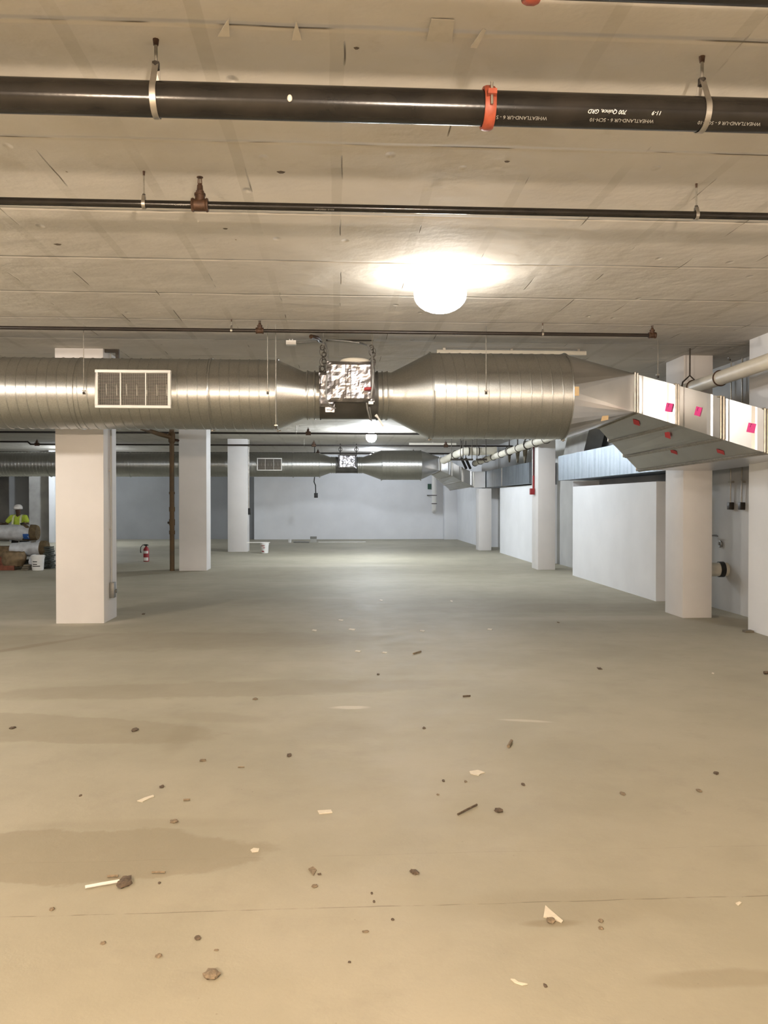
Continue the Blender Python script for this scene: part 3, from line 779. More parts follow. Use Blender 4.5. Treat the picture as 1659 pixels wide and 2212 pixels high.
# ---------------- duct hangers
def duct_rod(px, ytop, ybot, Y, label, r=.0045):
    a = at(px, ybot, Y=Y)
    t = thing('duct_hanger', (a.x, Y, CZ), label, 'hanger rod')
    MB().tube((a.x, Y, a.z), (a.x, Y, CZ), r, 8).build('rod', 'rod', t)
    MB().lathe((a.x, Y, a.z-.01), (0, 0, 1), [(0, .016), (.03, .016)], 6).build('nut', 'steel_dark', t)
    MB().box(a.x-.02, Y-.012, a.z+.03, a.x+.02, Y+.03, a.z+.045).build('clip', 'zinc', t)
    return t
yh = YD-.5
duct_rod(181, 718, 850, yh, 'thin hanger rod left of the white duct grille')
duct_rod(578, 745, 850, yh, 'thin hanger rod on the near duct, left one of the two before the fan cone')
duct_rod(596, 755, 925, yh-.02, 'thin hanger rod on the near duct, at the ring before the fan cone')
duct_rod(1050, 770, 850, YD-.62, 'thin hanger rod on the wide section of the near duct')
duct_rod(1421, 780, 815, at(1421, 815, D=11.8).y, 'thin rod hanging above the bright rectangular duct near its start')
duct_rod(1576, 715, 778, 12.9, 'long thin rod hanging beside the cream drain pipe')
# chains and fan supports
def chain(px, label):
    X = at(px, 770, Y=YD-.05).x; t = thing('support_chain', (X, YD-.05, CZ), label, 'chain')
    z0 = at(px, 800, Y=YD-.05).z; z1 = at(px, 747, Y=YD-.05).z
    MB().tube((X, YD-.05, z1), (X, YD-.05, CZ), .007, 8).build('rod', 'rod', t)
    n = 7
    for i in range(n):
        zc_ = z1-(z1-z0)*(i+.5)/n; hl = (z1-z0)/n*.75
        ax = (1, 0, 0) if i % 2 else (0, 1, 0)
        mb = MB().torus((X+(.012 if i % 3 else -.01), YD-.05, zc_), ax, .028, .0065, 18, 6, sy=hl/.028*.95)
        mb.build('chain_link', 'steel_dark', t)
    for k in range(2):
        MB().torus((X, YD-.10, z1-(z1-z0)*(.27+.42*k)), (0, 1, .1), .045, .004, 24, 6, sy=1.35).build('wire_loop', 'steel_dark', t)
    mb = MB(); mb.poly([(X-.05, YD-.05, z0-.05), (X-.05, YD-.05, z0+.06), (X+.03, YD-.05, z0+.06), (X+.03, YD-.05, z0-.05)], .006, 8)
    mb.build('stirrup', 'steel_dark', t)
chain(698, 'looped steel chain hanging at the left end of the fan'); chain(804, 'looped steel chain hanging at the right end of the fan')
for px, lab in ((735, 'left'), (770, 'right')):
    X = at(px, 985, Y=YD2).x
    t = thing('support_chain', (X, YD2, CZ), 'small chain on the fan of the far duct, '+lab+' one of the pair', 'chain')
    MB().tube((X, YD2, zd2+.36), (X, YD2, CZ), .018, 8).build('rod', 'steel_dark', t)
    MB().torus((X, YD2, zd2+.62), (0, 1, 0), .07, .014, 18, 6).build('chain_link', 'steel_dark', t)
# conduit wiring to the fan
t = thing('electrical_conduit', tuple(at(628, 740, Y=YD)), 'grey conduit and junction box on the ceiling feeding the fan', 'conduit')
yc = YD+.05
zc0 = CZ-.09
def P(px, py, Y): return at(px, py, Y=Y)
yb_ = at(628, 740, Z=CZ-.05).y
bxp = at(629, 741, Y=yb_)
MB().box(bxp.x-.07, yb_-.05, bxp.z-.03, bxp.x+.07, yb_+.05, bxp.z+.03).box(bxp.x-.03, yb_-.01, bxp.z+.03, bxp.x-.015, yb_+.01, CZ).box(bxp.x+.01, yb_-.01, bxp.z+.03, bxp.x+.025, yb_+.01, CZ).build('junction_box', 'white_enamel', t)
MB().poly([P(640, 740, yb_), P(690, 737, yb_-.1), P(703, 742, yb_-.6), P(707, 757, YD-.35), P(708, 785, YD-.45)], .013, 10).build('conduit_run', 'conduit', t)
MB().poly([P(708, 734, yb_), P(750, 737, yb_), P(778, 741, yb_), P(795, 746, YD-.4), P(803, 765, YD-.5), P(806, 800, YD-.62), P(805, 835, YD-.66), P(801, 860, YD-.62)], .013, 10).build('flexible_conduit', 'conduit', t)
MB().poly([P(672, 727, yb_-.75), P(685, 730, yb_-.5), P(690, 736, yb_-.1)], .03, 8).build('bracket', 'rust', t)
MB().poly([P(704, 735, yb_+.02), P(806, 735, yb_+.02)], .012, 8).build('support_bar', 'steel_dark', t)
# cables beneath the foil box
t = thing('fan_cable', tuple(P(800, 870, YD-.6)), 'grey cable hanging from the lower right of the foil-wrapped box', 'cable')
MB().poly([P(792, 870, YD-.5), P(794, 885, YD-.5), P(799, 905, YD-.42), P(803, 909, YD-.40), P(798, 880, YD-.52)], .012, 8).build('cable_body', 'conduit', t)
MB().box(*(P(796, 873, YD-.58)), *(P(806, 868, YD-.52))).build('cable_clamp', 'zinc', t)
t = thing('fan_cable', tuple(P(706, 870, YD-.6)), 'grey cable looping down the left side of the foil-wrapped box', 'cable')
MB().poly([P(707, 805, YD-.52), P(704, 840, YD-.55), P(705, 865, YD-.55), P(713, 878, YD-.5), P(725, 882, YD-.45)], .010, 8).build('cable_body', 'conduit', t)
t = thing('cable_tie', tuple(P(820, 905, YD-.4)), 'white cable end dangling below the right side of the fan', 'cable end')
MB().poly([P(812, 897, YD-.36), P(818, 904, YD-.38), P(828, 921, YD-.40)], [.022, .010, .014], 8).build('tie_strip', 'white_enamel', t)

# white strip above wide duct
a = at(943, 759, Z=CZ-.05); b = at(1266, 762, Z=CZ-.05)
t = thing('ceiling_strip', (a.x, a.y, CZ), 'long white unlit batten on the ceiling above the wide duct section', 'batten')
MB().box(a.x, a.y-.04, CZ-.09, b.x, a.y+.04, CZ-.03).build('batten_body', 'white_plastic', t, bevel=.005)
for k in (.05, .5, .95):
    xx = a.x+(b.x-a.x)*k; MB().box(xx-.02, a.y-.02, CZ-.03, xx+.02, a.y+.02, CZ).build('bracket', 'zinc', t)
a = at(860, 977, Z=CZ-.06); b = at(945, 978, Z=CZ-.06)
t = thing('ceiling_strip', (a.x, a.y, CZ), 'pale batten on the far ceiling above the far duct', 'batten')
MB().box(a.x, YD2-1.2, CZ-.12, b.x, YD2-1.1, CZ-.04).build('batten_body', 'white_plastic', t)
MB().box((a.x+b.x)/2-.03, YD2-1.18, CZ-.04, (a.x+b.x)/2+.03, YD2-1.12, CZ).build('bracket', 'zinc', t)

# ceiling clip at the first column
c = at(238, 752, Z=CZ-.03)
t = thing('ceiling_bracket', (x11+.1, y1-.02, CZ), 'small dark angle bracket on the ceiling beside the cream column', 'bracket')
MB().box(x11+.01, y1+.05, CZ-.05, x11+.22, y1+.09, CZ).box(x11+.17, y1+.05, CZ-.16, x11+.22, y1+.09, CZ-.05).build('bracket_plate', 'steel_dark', t)

# ================================================================== DRAIN PIPE on the right
XP = 5.29; RP = .098
pa = at(1026, 1001, X=XP); pb = at(1659, 781, X=XP); dirp = (pb-pa).normalized(); pe = pb+dirp*3.0
t = thing('drain_pipe', tuple(pb), 'long cream drain pipe running along the right side under the ceiling', 'pipe')
MB().tube(pa, pe, RP, 32).build('pipe_body', 'white_plastic', t)
for px in (1026, 1038, 1051, 1066, 1083, 1101, 1120, 1140, 1158):
    f = (at(px, 1001-(px-1026)*220/633, X=XP)).y
    c = pa+dirp*((f-pa.y)/dirp.y)
    MB().torus(c, dirp, RP+.004, .016, 32, 8).build('coupling_band', 'steel_dark', t)
for px, wd in ((1498, .012), (1556, .012)):
    f = at(px, 1001-(px-1026)*220/633, X=XP).y; c = pa+dirp*((f-pa.y)/dirp.y)
    MB().torus(c, dirp, RP+.004, wd, 32, 8).build('coupling_band', 'rust', t)
def riser_hanger(px, label):
    f = at(px, 1001-(px-1026)*220/633, X=XP).y; c = pa+dirp*((f-pa.y)/dirp.y)
    t = thing('pipe_hanger', (c.x, c.y, CZ), label, 'pipe hanger')
    MB().tube((c.x, c.y, c.z+RP+.1), (c.x, c.y, CZ), .012, 8).build('rod', 'steel_dark', t)
    MB().poly([(c.x-RP-.03, c.y, c.z), (c.x-RP-.01, c.y, c.z+RP+.0), (c.x, c.y, c.z+RP+.10), (c.x+RP+.01, c.y, c.z+RP), (c.x+RP+.03, c.y, c.z)], .012, 8).build('clevis', 'steel_dark', t)
    MB().torus(c, dirp, RP+.022, .009, 28, 6, PI/2, 3*PI/2).build('clevis_strap', 'steel_dark', t)
riser_hanger(1490, 'dark clevis hanger on the cream drain pipe above the bright rectangular duct')
for i, px in enumerate((1100, 1140, 1180)):
    riser_hanger(px, 'dark clevis hanger on the far stretch of the cream drain pipe, '+('leftmost', 'middle', 'rightmost')[i]+' of three')
# second, branching far drain pipe
Yq = 27.5
q0 = at(958, 995, Y=30.5); q1 = at(985, 982, Y=29.3); q2 = at(1003, 975, Y=Yq); q3 = at(1034, 975, Y=Yq)
t = thing('drain_pipe', tuple(q2), 'short bent cream drain pipe high up near the far right corner', 'pipe')
MB().poly([q0, q1, q2, q3, q3+Vector((.6, -.0, .03))], .13, 20).build('pipe_body', 'white_plastic', t)
for c, d in ((q1, q2-q1), (q2+Vector((.15, 0, 0)), Vector((1, 0, 0))), (q3, Vector((1, 0, 0)))):
    MB().torus(c, d, .135, .02, 24, 8).build('coupling_band', 'steel_dark', t)
rn_ = random.Random(3)
labs = ['left end', 'centre', 'right end']
for i, px in enumerate((985, 1010, 1040)):
    c = at(px, 975, Y=Yq-.4)
    t = thing('pipe_hanger', (c.x, c.y, CZ), 'dark trapeze hanger at the '+labs[i]+' of the far bent drain pipe', 'pipe hanger')
    MB().tube((c.x-.15, c.y, c.z-.25), (c.x-.15, c.y, CZ), .014, 6).build('rod', 'steel_dark', t)
    MB().tube((c.x+.15, c.y, c.z-.25), (c.x+.15, c.y, CZ), .014, 6).build('rod', 'steel_dark', t)
    MB().box(c.x-.18, c.y-.03, c.z-.3, c.x+.18, c.y+.03, c.z-.24).build('crossbar', 'steel_dark', t)
# angled steel brackets near the far wall duct
for i, px in enumerate((1100, 1118, 1134)):
    c = at(px, 982, X=5.75)
    t = thing('triangular_bracket', tuple(c), 'dark triangular steel bracket above the far wall duct, '+('left', 'middle', 'right')[i]+' of three', 'bracket')
    MB().prism([c+Vector((-.02, -.3, .24)), c+Vector((-.02, .3, .24)), c+Vector((-.02, 0, -.26))], (.05, 0, 0)).build('bracket_plate', 'wood', t, smooth=False)
    MB().tube(c+Vector((0, 0, .28)), Vector((c.x, c.y, CZ)), .02, 8).build('rod', 'steel_dark', t)
for i, (px, dx) in enumerate(((1000, .0), (1009, .0))):
    a = at(px-3, 990, Y=31.0); b = at(px+7, 1012, Y=31.3)
    t = thing('diagonal_brace', tuple(a), 'short black diagonal brace near the far duct elbow, '+('left' if i == 0 else 'right')+' one of two', 'brace')
    MB().poly([a, b], .05, 6).build('brace_bar', 'black', t); MB().tube(a, Vector((a.x, a.y, CZ)), .02, 6).build('rod', 'steel_dark', t)
# hvac angle above the wall duct near second column (dark boxes in the recess)
c0 = at(1243, 962, X=6.1)
t = thing('duct_offset_box', (6.1, c0.y, 2.9), 'dark angled duct offset above the streaky wall duct', 'duct fitting')
MB().hexa([(5.95, c0.y-1.2, zW1+.03), (6.35, c0.y-1.2, zW1+.03), (6.35, c0.y+.6, zW1+.03), (5.95, c0.y+.6, zW1+.03),
           (5.95, c0.y-2.0, CZ-.15), (6.35, c0.y-2.0, CZ-.15), (6.35, c0.y-.2, CZ-.15), (5.95, c0.y-.2, CZ-.15)]).build('offset_body', 'conc', t, smooth=False)

# ---------------- far vertical white pipe on back wall
c = at(938, 1030, Y=YF-.35)
zb = at(938, 1100, Y=YF-.35).z
t = thing('downpipe', (c.x, YF-.35, zb), 'white vertical pipe with elbow on the far wall near the corner', 'pipe')
MB().poly([(c.x, YF-.35, CZ-.3), (c.x, YF-.35, zb+.1), (c.x, YF-.32, zb+.0), (c.x+.02, YF-.2, zb-.08), (c.x+.03, YF-.03, zb-.09)], .115, 24).build('pipe_body', 'white_enamel', t)
for py in (1070, 1088):
    zz = at(938, py, Y=YF-.35).z
    MB().torus((c.x, YF-.35, zz), (0, 0, 1), .12, .018, 28, 8).build('pipe_band', 'steel_dark', t)
zz = at(938, 1070, Y=YF-.35).z
MB().tube((c.x-.35, YF-.33, zz), (c.x, YF-.33, zz), .02, 8).tube((c.x-.3, YF-.33, zz), (c.x-.3, YF, zz), .02, 8).build('wall_bracket', 'steel_dark', t)
c = at(928, 1051, Y=YF-.05)
tag(MB().box(c.x-.09, YF-.06, c.z-.13, c.x+.09, YF, c.z+.13).build('wall_box', 'green', origin=tuple(c)), 'small dark green box on the far wall beside the white downpipe', 'box')
# hanging drop cable
X = at(680, 1040, Y=YD2+2).x; zt = at(680, 1028, Y=YD2+2).z; zb = at(681, 1066, Y=YD2+2).z
t = thing('hanging_cord_drop', (X, YD2+2, CZ), 'dark cord drop with a small box hanging before the far wall', 'cord drop')
MB().poly([(X, YD2+2, CZ), (X, YD2+2, zt), (X-.03, YD2+2, zt-.25), (X+.03, YD2+2, zt-.4), (X+.04, YD2+2, zb)], .022, 8).build('cord', 'black', t)
MB().box(X-.03, YD2+1.96, zb-.18, X+.13, YD2+2.04, zb+.02).build('outlet_box', 'black', t, bevel=.01)

# ---------------- column mounted things
c = at(240, 1100, X=x11+.02)
t = thing('column_conduit', (x11+.02, c.y, .5), 'grey vertical conduit with outlet box on the side of the cream column', 'conduit')
zb = at(240, 1272, X=x11+.02).z
MB().tube((x11+.022, c.y, zb), (x11+.022, c.y, CZ), .016, 14).build('conduit_run', 'wall_recess', t)
MB().box(x11, c.y-.05, zb-.14, x11+.07, c.y+.09, zb+.1).build('outlet_box', 'conduit', t, bevel=.006)
MB().tube((x11+.035, c.y+.06, zb-.04), (x11+.09, c.y+.06, zb-.04), .03, 14).build('outlet_plug', 'conduit', t)
for z_ in (1.4, 2.3): MB().box(x11, c.y-.04, z_, x11+.025, c.y+.04, z_+.02).build('clip', 'zinc', t)
yy = y3+.3; zb = at(536, 1105, X=x31+.03).z
t = thing('column_conduit', (x31+.02, yy, zb), 'thin conduit with black box on the slim far column', 'conduit')
MB().tube((x31+.02, yy, zb), (x31+.02, yy, CZ), .02, 12).build('conduit_run', 'zinc', t)
MB().box(x31, yy-.08, zb-.12, x31+.1, yy+.08, zb+.12).build('outlet_box', 'black', t, bevel=.008)
# red alarm on column
X = xr2-.025; a = at(1152.5, 1055, X=X)
t = thing('alarm_station', (X, a.y, a.z), 'red alarm box at the foot of a dark red conduit on the right column', 'fire alarm')
MB().tube((X, a.y, a.z), (X, a.y, CZ), .025, 12).build('conduit_run', mat('dark_red_conduit', (.08, .01, .012), .5), t)
MB().box(X-.1, a.y-.06, a.z-.17, X+.025, a.y+.06, a.z+.0).build('alarm_box', 'red', t, bevel=.01)
MB().tube((X, a.y, a.z+.0), (X, a.y, a.z+.35), .03, 12).build('red_sleeve', 'red', t)

# ---------------- items in the right recess
for i, px in enumerate((1577, 1601)):
    a = at(px, 1010, X=XR-.05); zb = at(px, 1085, X=XR-.05).z
    t = thing('electrical_drop', (XR-.05, a.y, zb), 'thin metal conduit with dark plug box in the right recess, '+('left' if i == 0 else 'right')+' one of the pair', 'conduit')
    MB().tube((XR-.04, a.y, zb), (XR-.04, a.y, CZ), .012, 10).build('conduit_run', 'zinc', t)
    MB().box(XR-.08, a.y-.05, zb-.12, XR, a.y+.05, zb).build('plug_box', 'steel_dark', t, bevel=.01)
    zz = at(px, 1041, X=XR-.05).z
    MB().box(XR-.06, a.y-.05, zz-.015, XR, a.y+.05, zz+.015).build('clip', 'zinc', t)
a = at(1532, 1230, X=XR-.3)
t = thing('wall_sleeve', (XR, a.y, a.z), 'stub pipe with black rubber band sticking out of the right recess wall', 'pipe stub')
MB().lathe((XR-.32, a.y, a.z), (1, 0, 0), [(0, .06), (0, .115), (.32, .115)], 28).build('pipe_stub', 'white_plastic', t)
MB().lathe((XR-.14, a.y, a.z), (1, 0, 0), [(0, .115), (0, .13), (.08, .13), (.08, .115)], 28).build('rubber_band', 'black', t)
a = at(1550, 1157, X=XR-.03)
t = thing('wall_bracket', (XR, a.y, a.z), 'small dark pipe clips on the right recess wall above the stub pipe', 'bracket')
MB().tube((XR-.1, a.y-.15, a.z), (XR-.1, a.y+.2, a.z), .010, 8).tube((XR-.1, a.y+.1, a.z), (XR, a.y+.1, a.z), .010, 8).build('clip_bar', 'steel_dark', t)
a = at(1556, 1175, X=XR-.03)
MB().torus((XR-.03, a.y, a.z), (1, 0, 0), .045, .018, 18, 8).build('clip_ring', 'conduit', t)

# ---------------- brown riser
yR = at(372, 1233, Z=0).y; xR = at(372, 1233, Y=yR).x
t = thing('riser_pipe', (xR, yR, 0), 'rusty brown vertical riser pipe with a slanting top branch, left of the second column', 'pipe')
MB().tube((xR, yR, 0), (xR, yR, CZ), .062, 24).build('pipe_body', 'post', t)
for py, h_ in ((1100, .12), (1128, .16), (1150, .1), (1065, .06)):
    z_ = at(372, py, Y=yR).z
    MB().lathe((xR, yR, z_-h_/2), (0, 0, 1), [(0, .065), (0, .078), (h_, .078), (h_, .065)], 20).build('coupling', 'post', t)
z_ = at(372, 1129, Y=yR).z
MB().tube((xR-.11, yR-.02, z_), (xR-.05, yR-.02, z_), .03, 12).build('valve_knob', 'steel_dark', t)
z_ = at(375, 945, Y=yR).z
MB().lathe((xR, yR, z_-.15), (0, 0, 1), [(0, .065), (.04, .09), (.26, .09), (.3, .065)], 20).build('branch_tee', 'post', t)
aa = at(305, 925, Y=yR-1.5)
MB().poly([Vector((xR, yR, z_)), Vector((xR-.25, yR-.3, z_+.06)), aa], [.06, .06, .05], 14).build('slanting_branch', 'post', t)
bb = at(388, 952, Y=yR)
MB().poly([Vector((xR, yR, z_-.05)), bb], .035, 12).build('side_outlet', 'rust', t)

# ---------------- fire extinguisher
e = at(316, 1213, Z=0)
t = thing('fire_extinguisher', tuple(e), 'red fire extinguisher standing alone on the floor behind the cream column', 'fire extinguisher')
MB().lathe(e, (0, 0, 1), [(0, .075), (.01, .085), (.37, .085), (.42, .06), (.45, .03), (.47, .03)], 28).build('cylinder', 'red', t)
MB().lathe((e.x, e.y, .46), (0, 0, 1), [(0, .025), (.04, .025)], 12).box(e.x-.02, e.y-.02, .49, e.x+.07, e.y+.02, .51).box(e.x-.07, e.y-.018, .5, e.x+.04, e.y+.018, .53).build('valve_handle', 'black', t)
MB().poly([(e.x-.02, e.y-.01, .49), (e.x-.10, e.y-.02, .51), (e.x-.16, e.y-.02, .44), (e.x-.17, e.y-.02, .33), (e.x-.155, e.y-.02, .27)], [.012, .012, .012, .014, .02], 10).build('hose', 'black', t)
for z0_, z1_ in ((.25, .33), (.03, .13)):
    vs = []; fs = []
    for k in range(9):
        a_ = R(-55+110*k/8); vs += [(e.x+math.sin(a_)*.0862, e.y-math.cos(a_)*.0862, z0_), (e.x+math.sin(a_)*.0862, e.y-math.cos(a_)*.0862, z1_)]
    for k in range(8): fs.append((2*k, 2*k+2, 2*k+3, 2*k+1))
    MB().add(vs, fs).build('paper_label', 'white_enamel', t)

# ---------------- buckets
def bucket(px, py, s_, label, writing, tilt=0):
    b = at(px, py, Z=0); t = thing('bucket', tuple(b), label, 'bucket')
    MB().lathe(b, (0, 0, 1), [(0, .118*s_), (.01, .13*s_), (.30*s_, .148*s_), (.30*s_, .158*s_), (.325*s_, .158*s_), (.325*s_, .15*s_), (.37*s_, .152*s_), (.37*s_, .14*s_), (.05, .12*s_)], 36, cap=False).add([], []).build('pail', 'bucket', t)
    MB().lathe(b, (0, 0, 1), [(.0, .118*s_), (.002, .118*s_)], 30).build('pail_bottom', 'bucket', t)
    MB().torus((b.x, b.y, .33*s_), (0, -1, -.9), .155*s_, .004, 30, 6, PI/2, 3*PI/2).build('wire_handle', 'zinc', t)
    for (z_, w_, m_) in writing:
        r_ = .143*s_; vs = []; fs = []
        n = 8
        for k in range(n+1):
            a_ = w_[0]+(w_[1]-w_[0])*k/n
            for zz in (z_-.012, z_+.012): 
                rr = (.13+(.148-.13)*zz/(.3*s_))*s_+.002
                vs.append((b.x+math.sin(a_)*rr, b.y-math.cos(a_)*rr, zz))
        for k in range(n): fs.append((2*k, 2*k+2, 2*k+3, 2*k+1))
        MB().add(vs, fs).build('printed_line', m_, t, smooth=False)
    return t, b
bucket(571.5, 1195, 1.0, 'white bucket with red print beside the slim far column', [(.27, (-.8, .1), 'red'), (.20, (-.3, .2), 'red'), (.08, (-.8, -.1), 'red'), (.06, (-.6, 0), 'red')])
b0 = at(571, 1171, Y=at(571, 1195, Z=0).y)
tag(MB().box(x31+.05, b0.y-.03, .372, b0.x+.2, b0.y+.03, .40).build('white_batten', 'white_enamel', origin=(b0.x, b0.y, .38)), 'thin white strip lying across the far white bucket', 'strip')
bucket(82, 1232, 1.1, 'white bucket with black print at the front of the worker\'s pile', [(.24, (-.6, .2), 'ink'), (.17, (-.6, .2), 'ink'), (.12, (-.7, .7), 'ink')])
# far items by the wall
a = at(626, 1172, Z=0); t = tag(MB().lathe(a, (0, 0, 1), [(0, .07), (.16, .075), (.17, .08), (.17, .06)], 20).build('small_tub', 'bucket', origin=tuple(a)), 'small pale tub on the floor by the far wall', 'tub')
a = at(677, 1172, Z=0)
t = thing('concrete_block', tuple(a), 'grey concrete block standing on the floor by the far wall', 'block')
MB().box(a.x-.14, a.y, 0, a.x+.14, a.y+.2, .17).build('block_body', mat('pale_block', (.5, .5, .47), .8), t, bevel=.006)
MB().box(a.x-.145, a.y-.005, .17, a.x+.145, a.y+.2, .27).build('block_top', 'block', t, bevel=.006)
a0 = at(634, 1171, Z=.03); a1 = at(668, 1171, Z=.03); a2 = at(688, 1171, Z=.03); a3 = at(790, 1171, Z=.03)
tag(MB().tube(a0, Vector((a1.x, a0.y, .03)), .03, 12).build('dark_tube', 'conduit', origin=tuple(a0)), 'dark tube lying between the pale tub and the concrete block', 'tube')
tag(MB().tube((a2.x, a0.y, .02), (a3.x, a0.y, .02), .02, 12).build('white_pole', 'white_enamel', origin=tuple(a2)), 'long white pole lying right of the concrete block by the far wall', 'pole')

# ================================================================== WORKER'S PILE
yp = at(60, 1232, Z=0).y
def ppx(px, py, dy=0): return at(px, py, Y=yp+dy)
# roll held by the worker
yw = 24.6
def roll(x0, x1, y, z, r, zt, label, seed, lab=None):
    """wrapped insulation roll from (x0,z) to (x1,zt)"""
    t = thing('insulation_roll', (x0, y, z), label, 'insulation roll')
    n = 20; m_ = 28; vs = []; fs = []
    for i in range(n+1):
        u = i/n; c = Vector((x0+(x1-x0)*u, y, z+(zt-z)*u))
        for k in range(m_):
            a_ = 2*PI*k/m_; q = r*(1+.07*noise.noise(Vector((u*5+seed, math.cos(a_)*1.6, math.sin(a_)*1.6)))+.03*math.sin(a_*3+u*9))*(1+.06*u)
            vs.append(c+Vector((0, -math.cos(a_)*q, math.sin(a_)*q*.92)))
    for i in range(n):
        for k in range(m_): fs.append((i*m_+k, i*m_+(k+1) % m_, (i+1)*m_+(k+1) % m_, (i+1)*m_+k))
    MB().add(vs, fs).build('plastic_wrap', 'bag', t)
    dr = Vector((x1-x0, 0, zt-z)).normalized()
    MB().lathe(Vector((x1, y, zt))-dr*.3, dr, [(0, r*.6), (.02, r*.95), (.30, r*.98), (.42, r*.97), (.48, r*.85), (.46, r*.5), (.48, r*.2)], 28).build('wool_core', 'insul', t)
    return t
za = at(0, 1150, Y=yw-.55).z
xa = at(-12, 1150, Y=yw-.55).x; xb_ = at(68, 1150, Y=yw-.55).x
t1 = roll(xa, xb_, yw-.55, za, .235, za-.01, 'white wrapped insulation roll with blue label held up by the worker', 1.0)
lx0 = at(49, 1150, Y=yw-.8).x; lx1 = at(62, 1150, Y=yw-.8).x
vs = []; fs = []
for k in range(7):
    a_ = R(-8-42*k/6)
    for xx in (lx0, lx1): vs.append((xx, yw-.55-math.cos(a_)*.262, za+math.sin(a_)*.245))
for k in range(6): fs.append((2*k, 2*k+1, 2*k+3, 2*k+2))
MB().add(vs, fs).build('blue_label', 'blue', t1)
xa = ppx(18, 1180, .5).x; xb_ = ppx(82, 1180, .5).x
t2 = roll(xa, xb_, yp+.75, ppx(40, 1188, .75).z, .21, ppx(92, 1184, .75).z, 'white wrapped insulation roll lying on the pile below the one being held', 4.0)
# pallets / planks
def plank_stack(px0, px1, pyt, pyb, dep, n, label, m='wood', dy=0):
    a = ppx(px0, pyb, dy); b = ppx(px1, pyb, dy); top = ppx(px0, pyt, dy).z; t = thing('plank_stack', (a.x, yp+dy, 0), label, 'planks')
    h_ = top/n
    for i in range(n):
        o = .03*math.sin(i*2.1+px0)
        MB().box(a.x+o, yp+dy, i*h_, b.x+o, yp+dy+dep, (i+1)*h_-.012).build('plank', m, t)
    return t
plank_stack(48, 62, 1219, 1232, .3, 3, 'low stack of grey planks on the floor left of the front bucket')
plank_stack(48, 92, 1209, 1232, .42, 4, 'stack of dark boards under the lying insulation roll', 'dark_stack', .55)
# dark stack at right
t = thing('steel_plate_stack', tuple(ppx(104, 1225, .6)), 'dark ragged stack of steel clips at the right end of the pile', 'stack')
rn_ = random.Random(8); a = ppx(96, 1225, .5); b = ppx(112, 1225, .5); top = ppx(104, 1180, .5).z
for i in range(11):
    o = rn_.uniform(-.04, .05); MB().box(a.x+o, yp+.45, top*i/11, b.x+o*.6-.004*i, yp+.8, top*(i+.7)/11).build('steel_plate', 'dark_stack', t)
# sack
sc = ppx(26, 1205, .15)
t = thing('paper_sack', (sc.x, yp+.1, 0), 'open brown paper sack at the left front of the pile', 'sack')
vs = []; fs = []; n = 28; rows = 9
for j in range(rows):
    v = j/(rows-1)
    for k in range(n):
        a_ = 2*PI*k/n; rr = (.23+.05*math.sin(v*PI)+.02*v)*(1+.10*noise.noise(Vector((math.cos(a_)*1.5, math.sin(a_)*1.5, v*3))))
        vs.append((sc.x+math.cos(a_)*rr*1.1, yp+.28+math.sin(a_)*rr*.8, .10+.38*v+(.05*noise.noise(Vector((math.cos(a_)*2, math.sin(a_)*2, 5))) if v > .8 else 0)))
for j in range(rows-1):
    for k in range(n): fs.append((j*n+k, j*n+(k+1) % n, (j+1)*n+(k+1) % n, (j+1)*n+k))
fs.append(tuple(reversed(range(n))))
MB().add(vs, fs).build('sack_body', 'sack', t)
MB().lathe((sc.x, yp+.28, .36), (0, 0, 1), [(0, .21), (.02, .18), (.03, .02)], 20).build('sack_contents', 'insul', t)
# cartons
for (p0_, p1_, pt, dy, lab) in ((-14, 31, 1222, 0, 'flat red-brown carton on the floor in front of the paper sack, at the frame edge'),
                               (-20, 8, 1204, .45, 'taller red-brown carton behind the flat one at the frame edge')):
    a = ppx(p0_, 1232, dy); b = ppx(p1_, 1232, dy); top = ppx(0, pt, dy).z
    tag(MB().box(a.x, yp+dy-.02, 0, b.x, yp+dy+.38 if dy else yp+.03, top).build('carton', 'brick', origin=(a.x, yp+dy, 0), bevel=.008), lab, 'carton')
a = ppx(-25, 1200, .9); b = ppx(40, 1200, .9); top = ppx(0, 1181, .9).z
tag(MB().box(a.x, yp+1.02, 0, b.x, yp+1.5, top).build('folded_tarp', 'sack', origin=(a.x, yp+1.2, 0), bevel=.05, seg=4), 'brown folded bundle at the back of the pile beside the lying roll', 'bundle')
# crumpled white bag next to bucket
a = ppx(70, 1215, .12)
vs_mb = MB().sphere((a.x, yp+.22, .22), .16, 18, 12, (.8, .6, 1.25))
for v in vs_mb.v: v += Vector((noise.noise(v*9), noise.noise(v*9+Vector((5, 0, 0))), noise.noise(v*9+Vector((0, 5, 0)))))*.04; v.z = max(v.z, .003)
tag(vs_mb.build('plastic_bag', 'bag', origin=(a.x, yp+.22, 0), smooth=False), 'crumpled white plastic bag squeezed against the front bucket', 'bag')

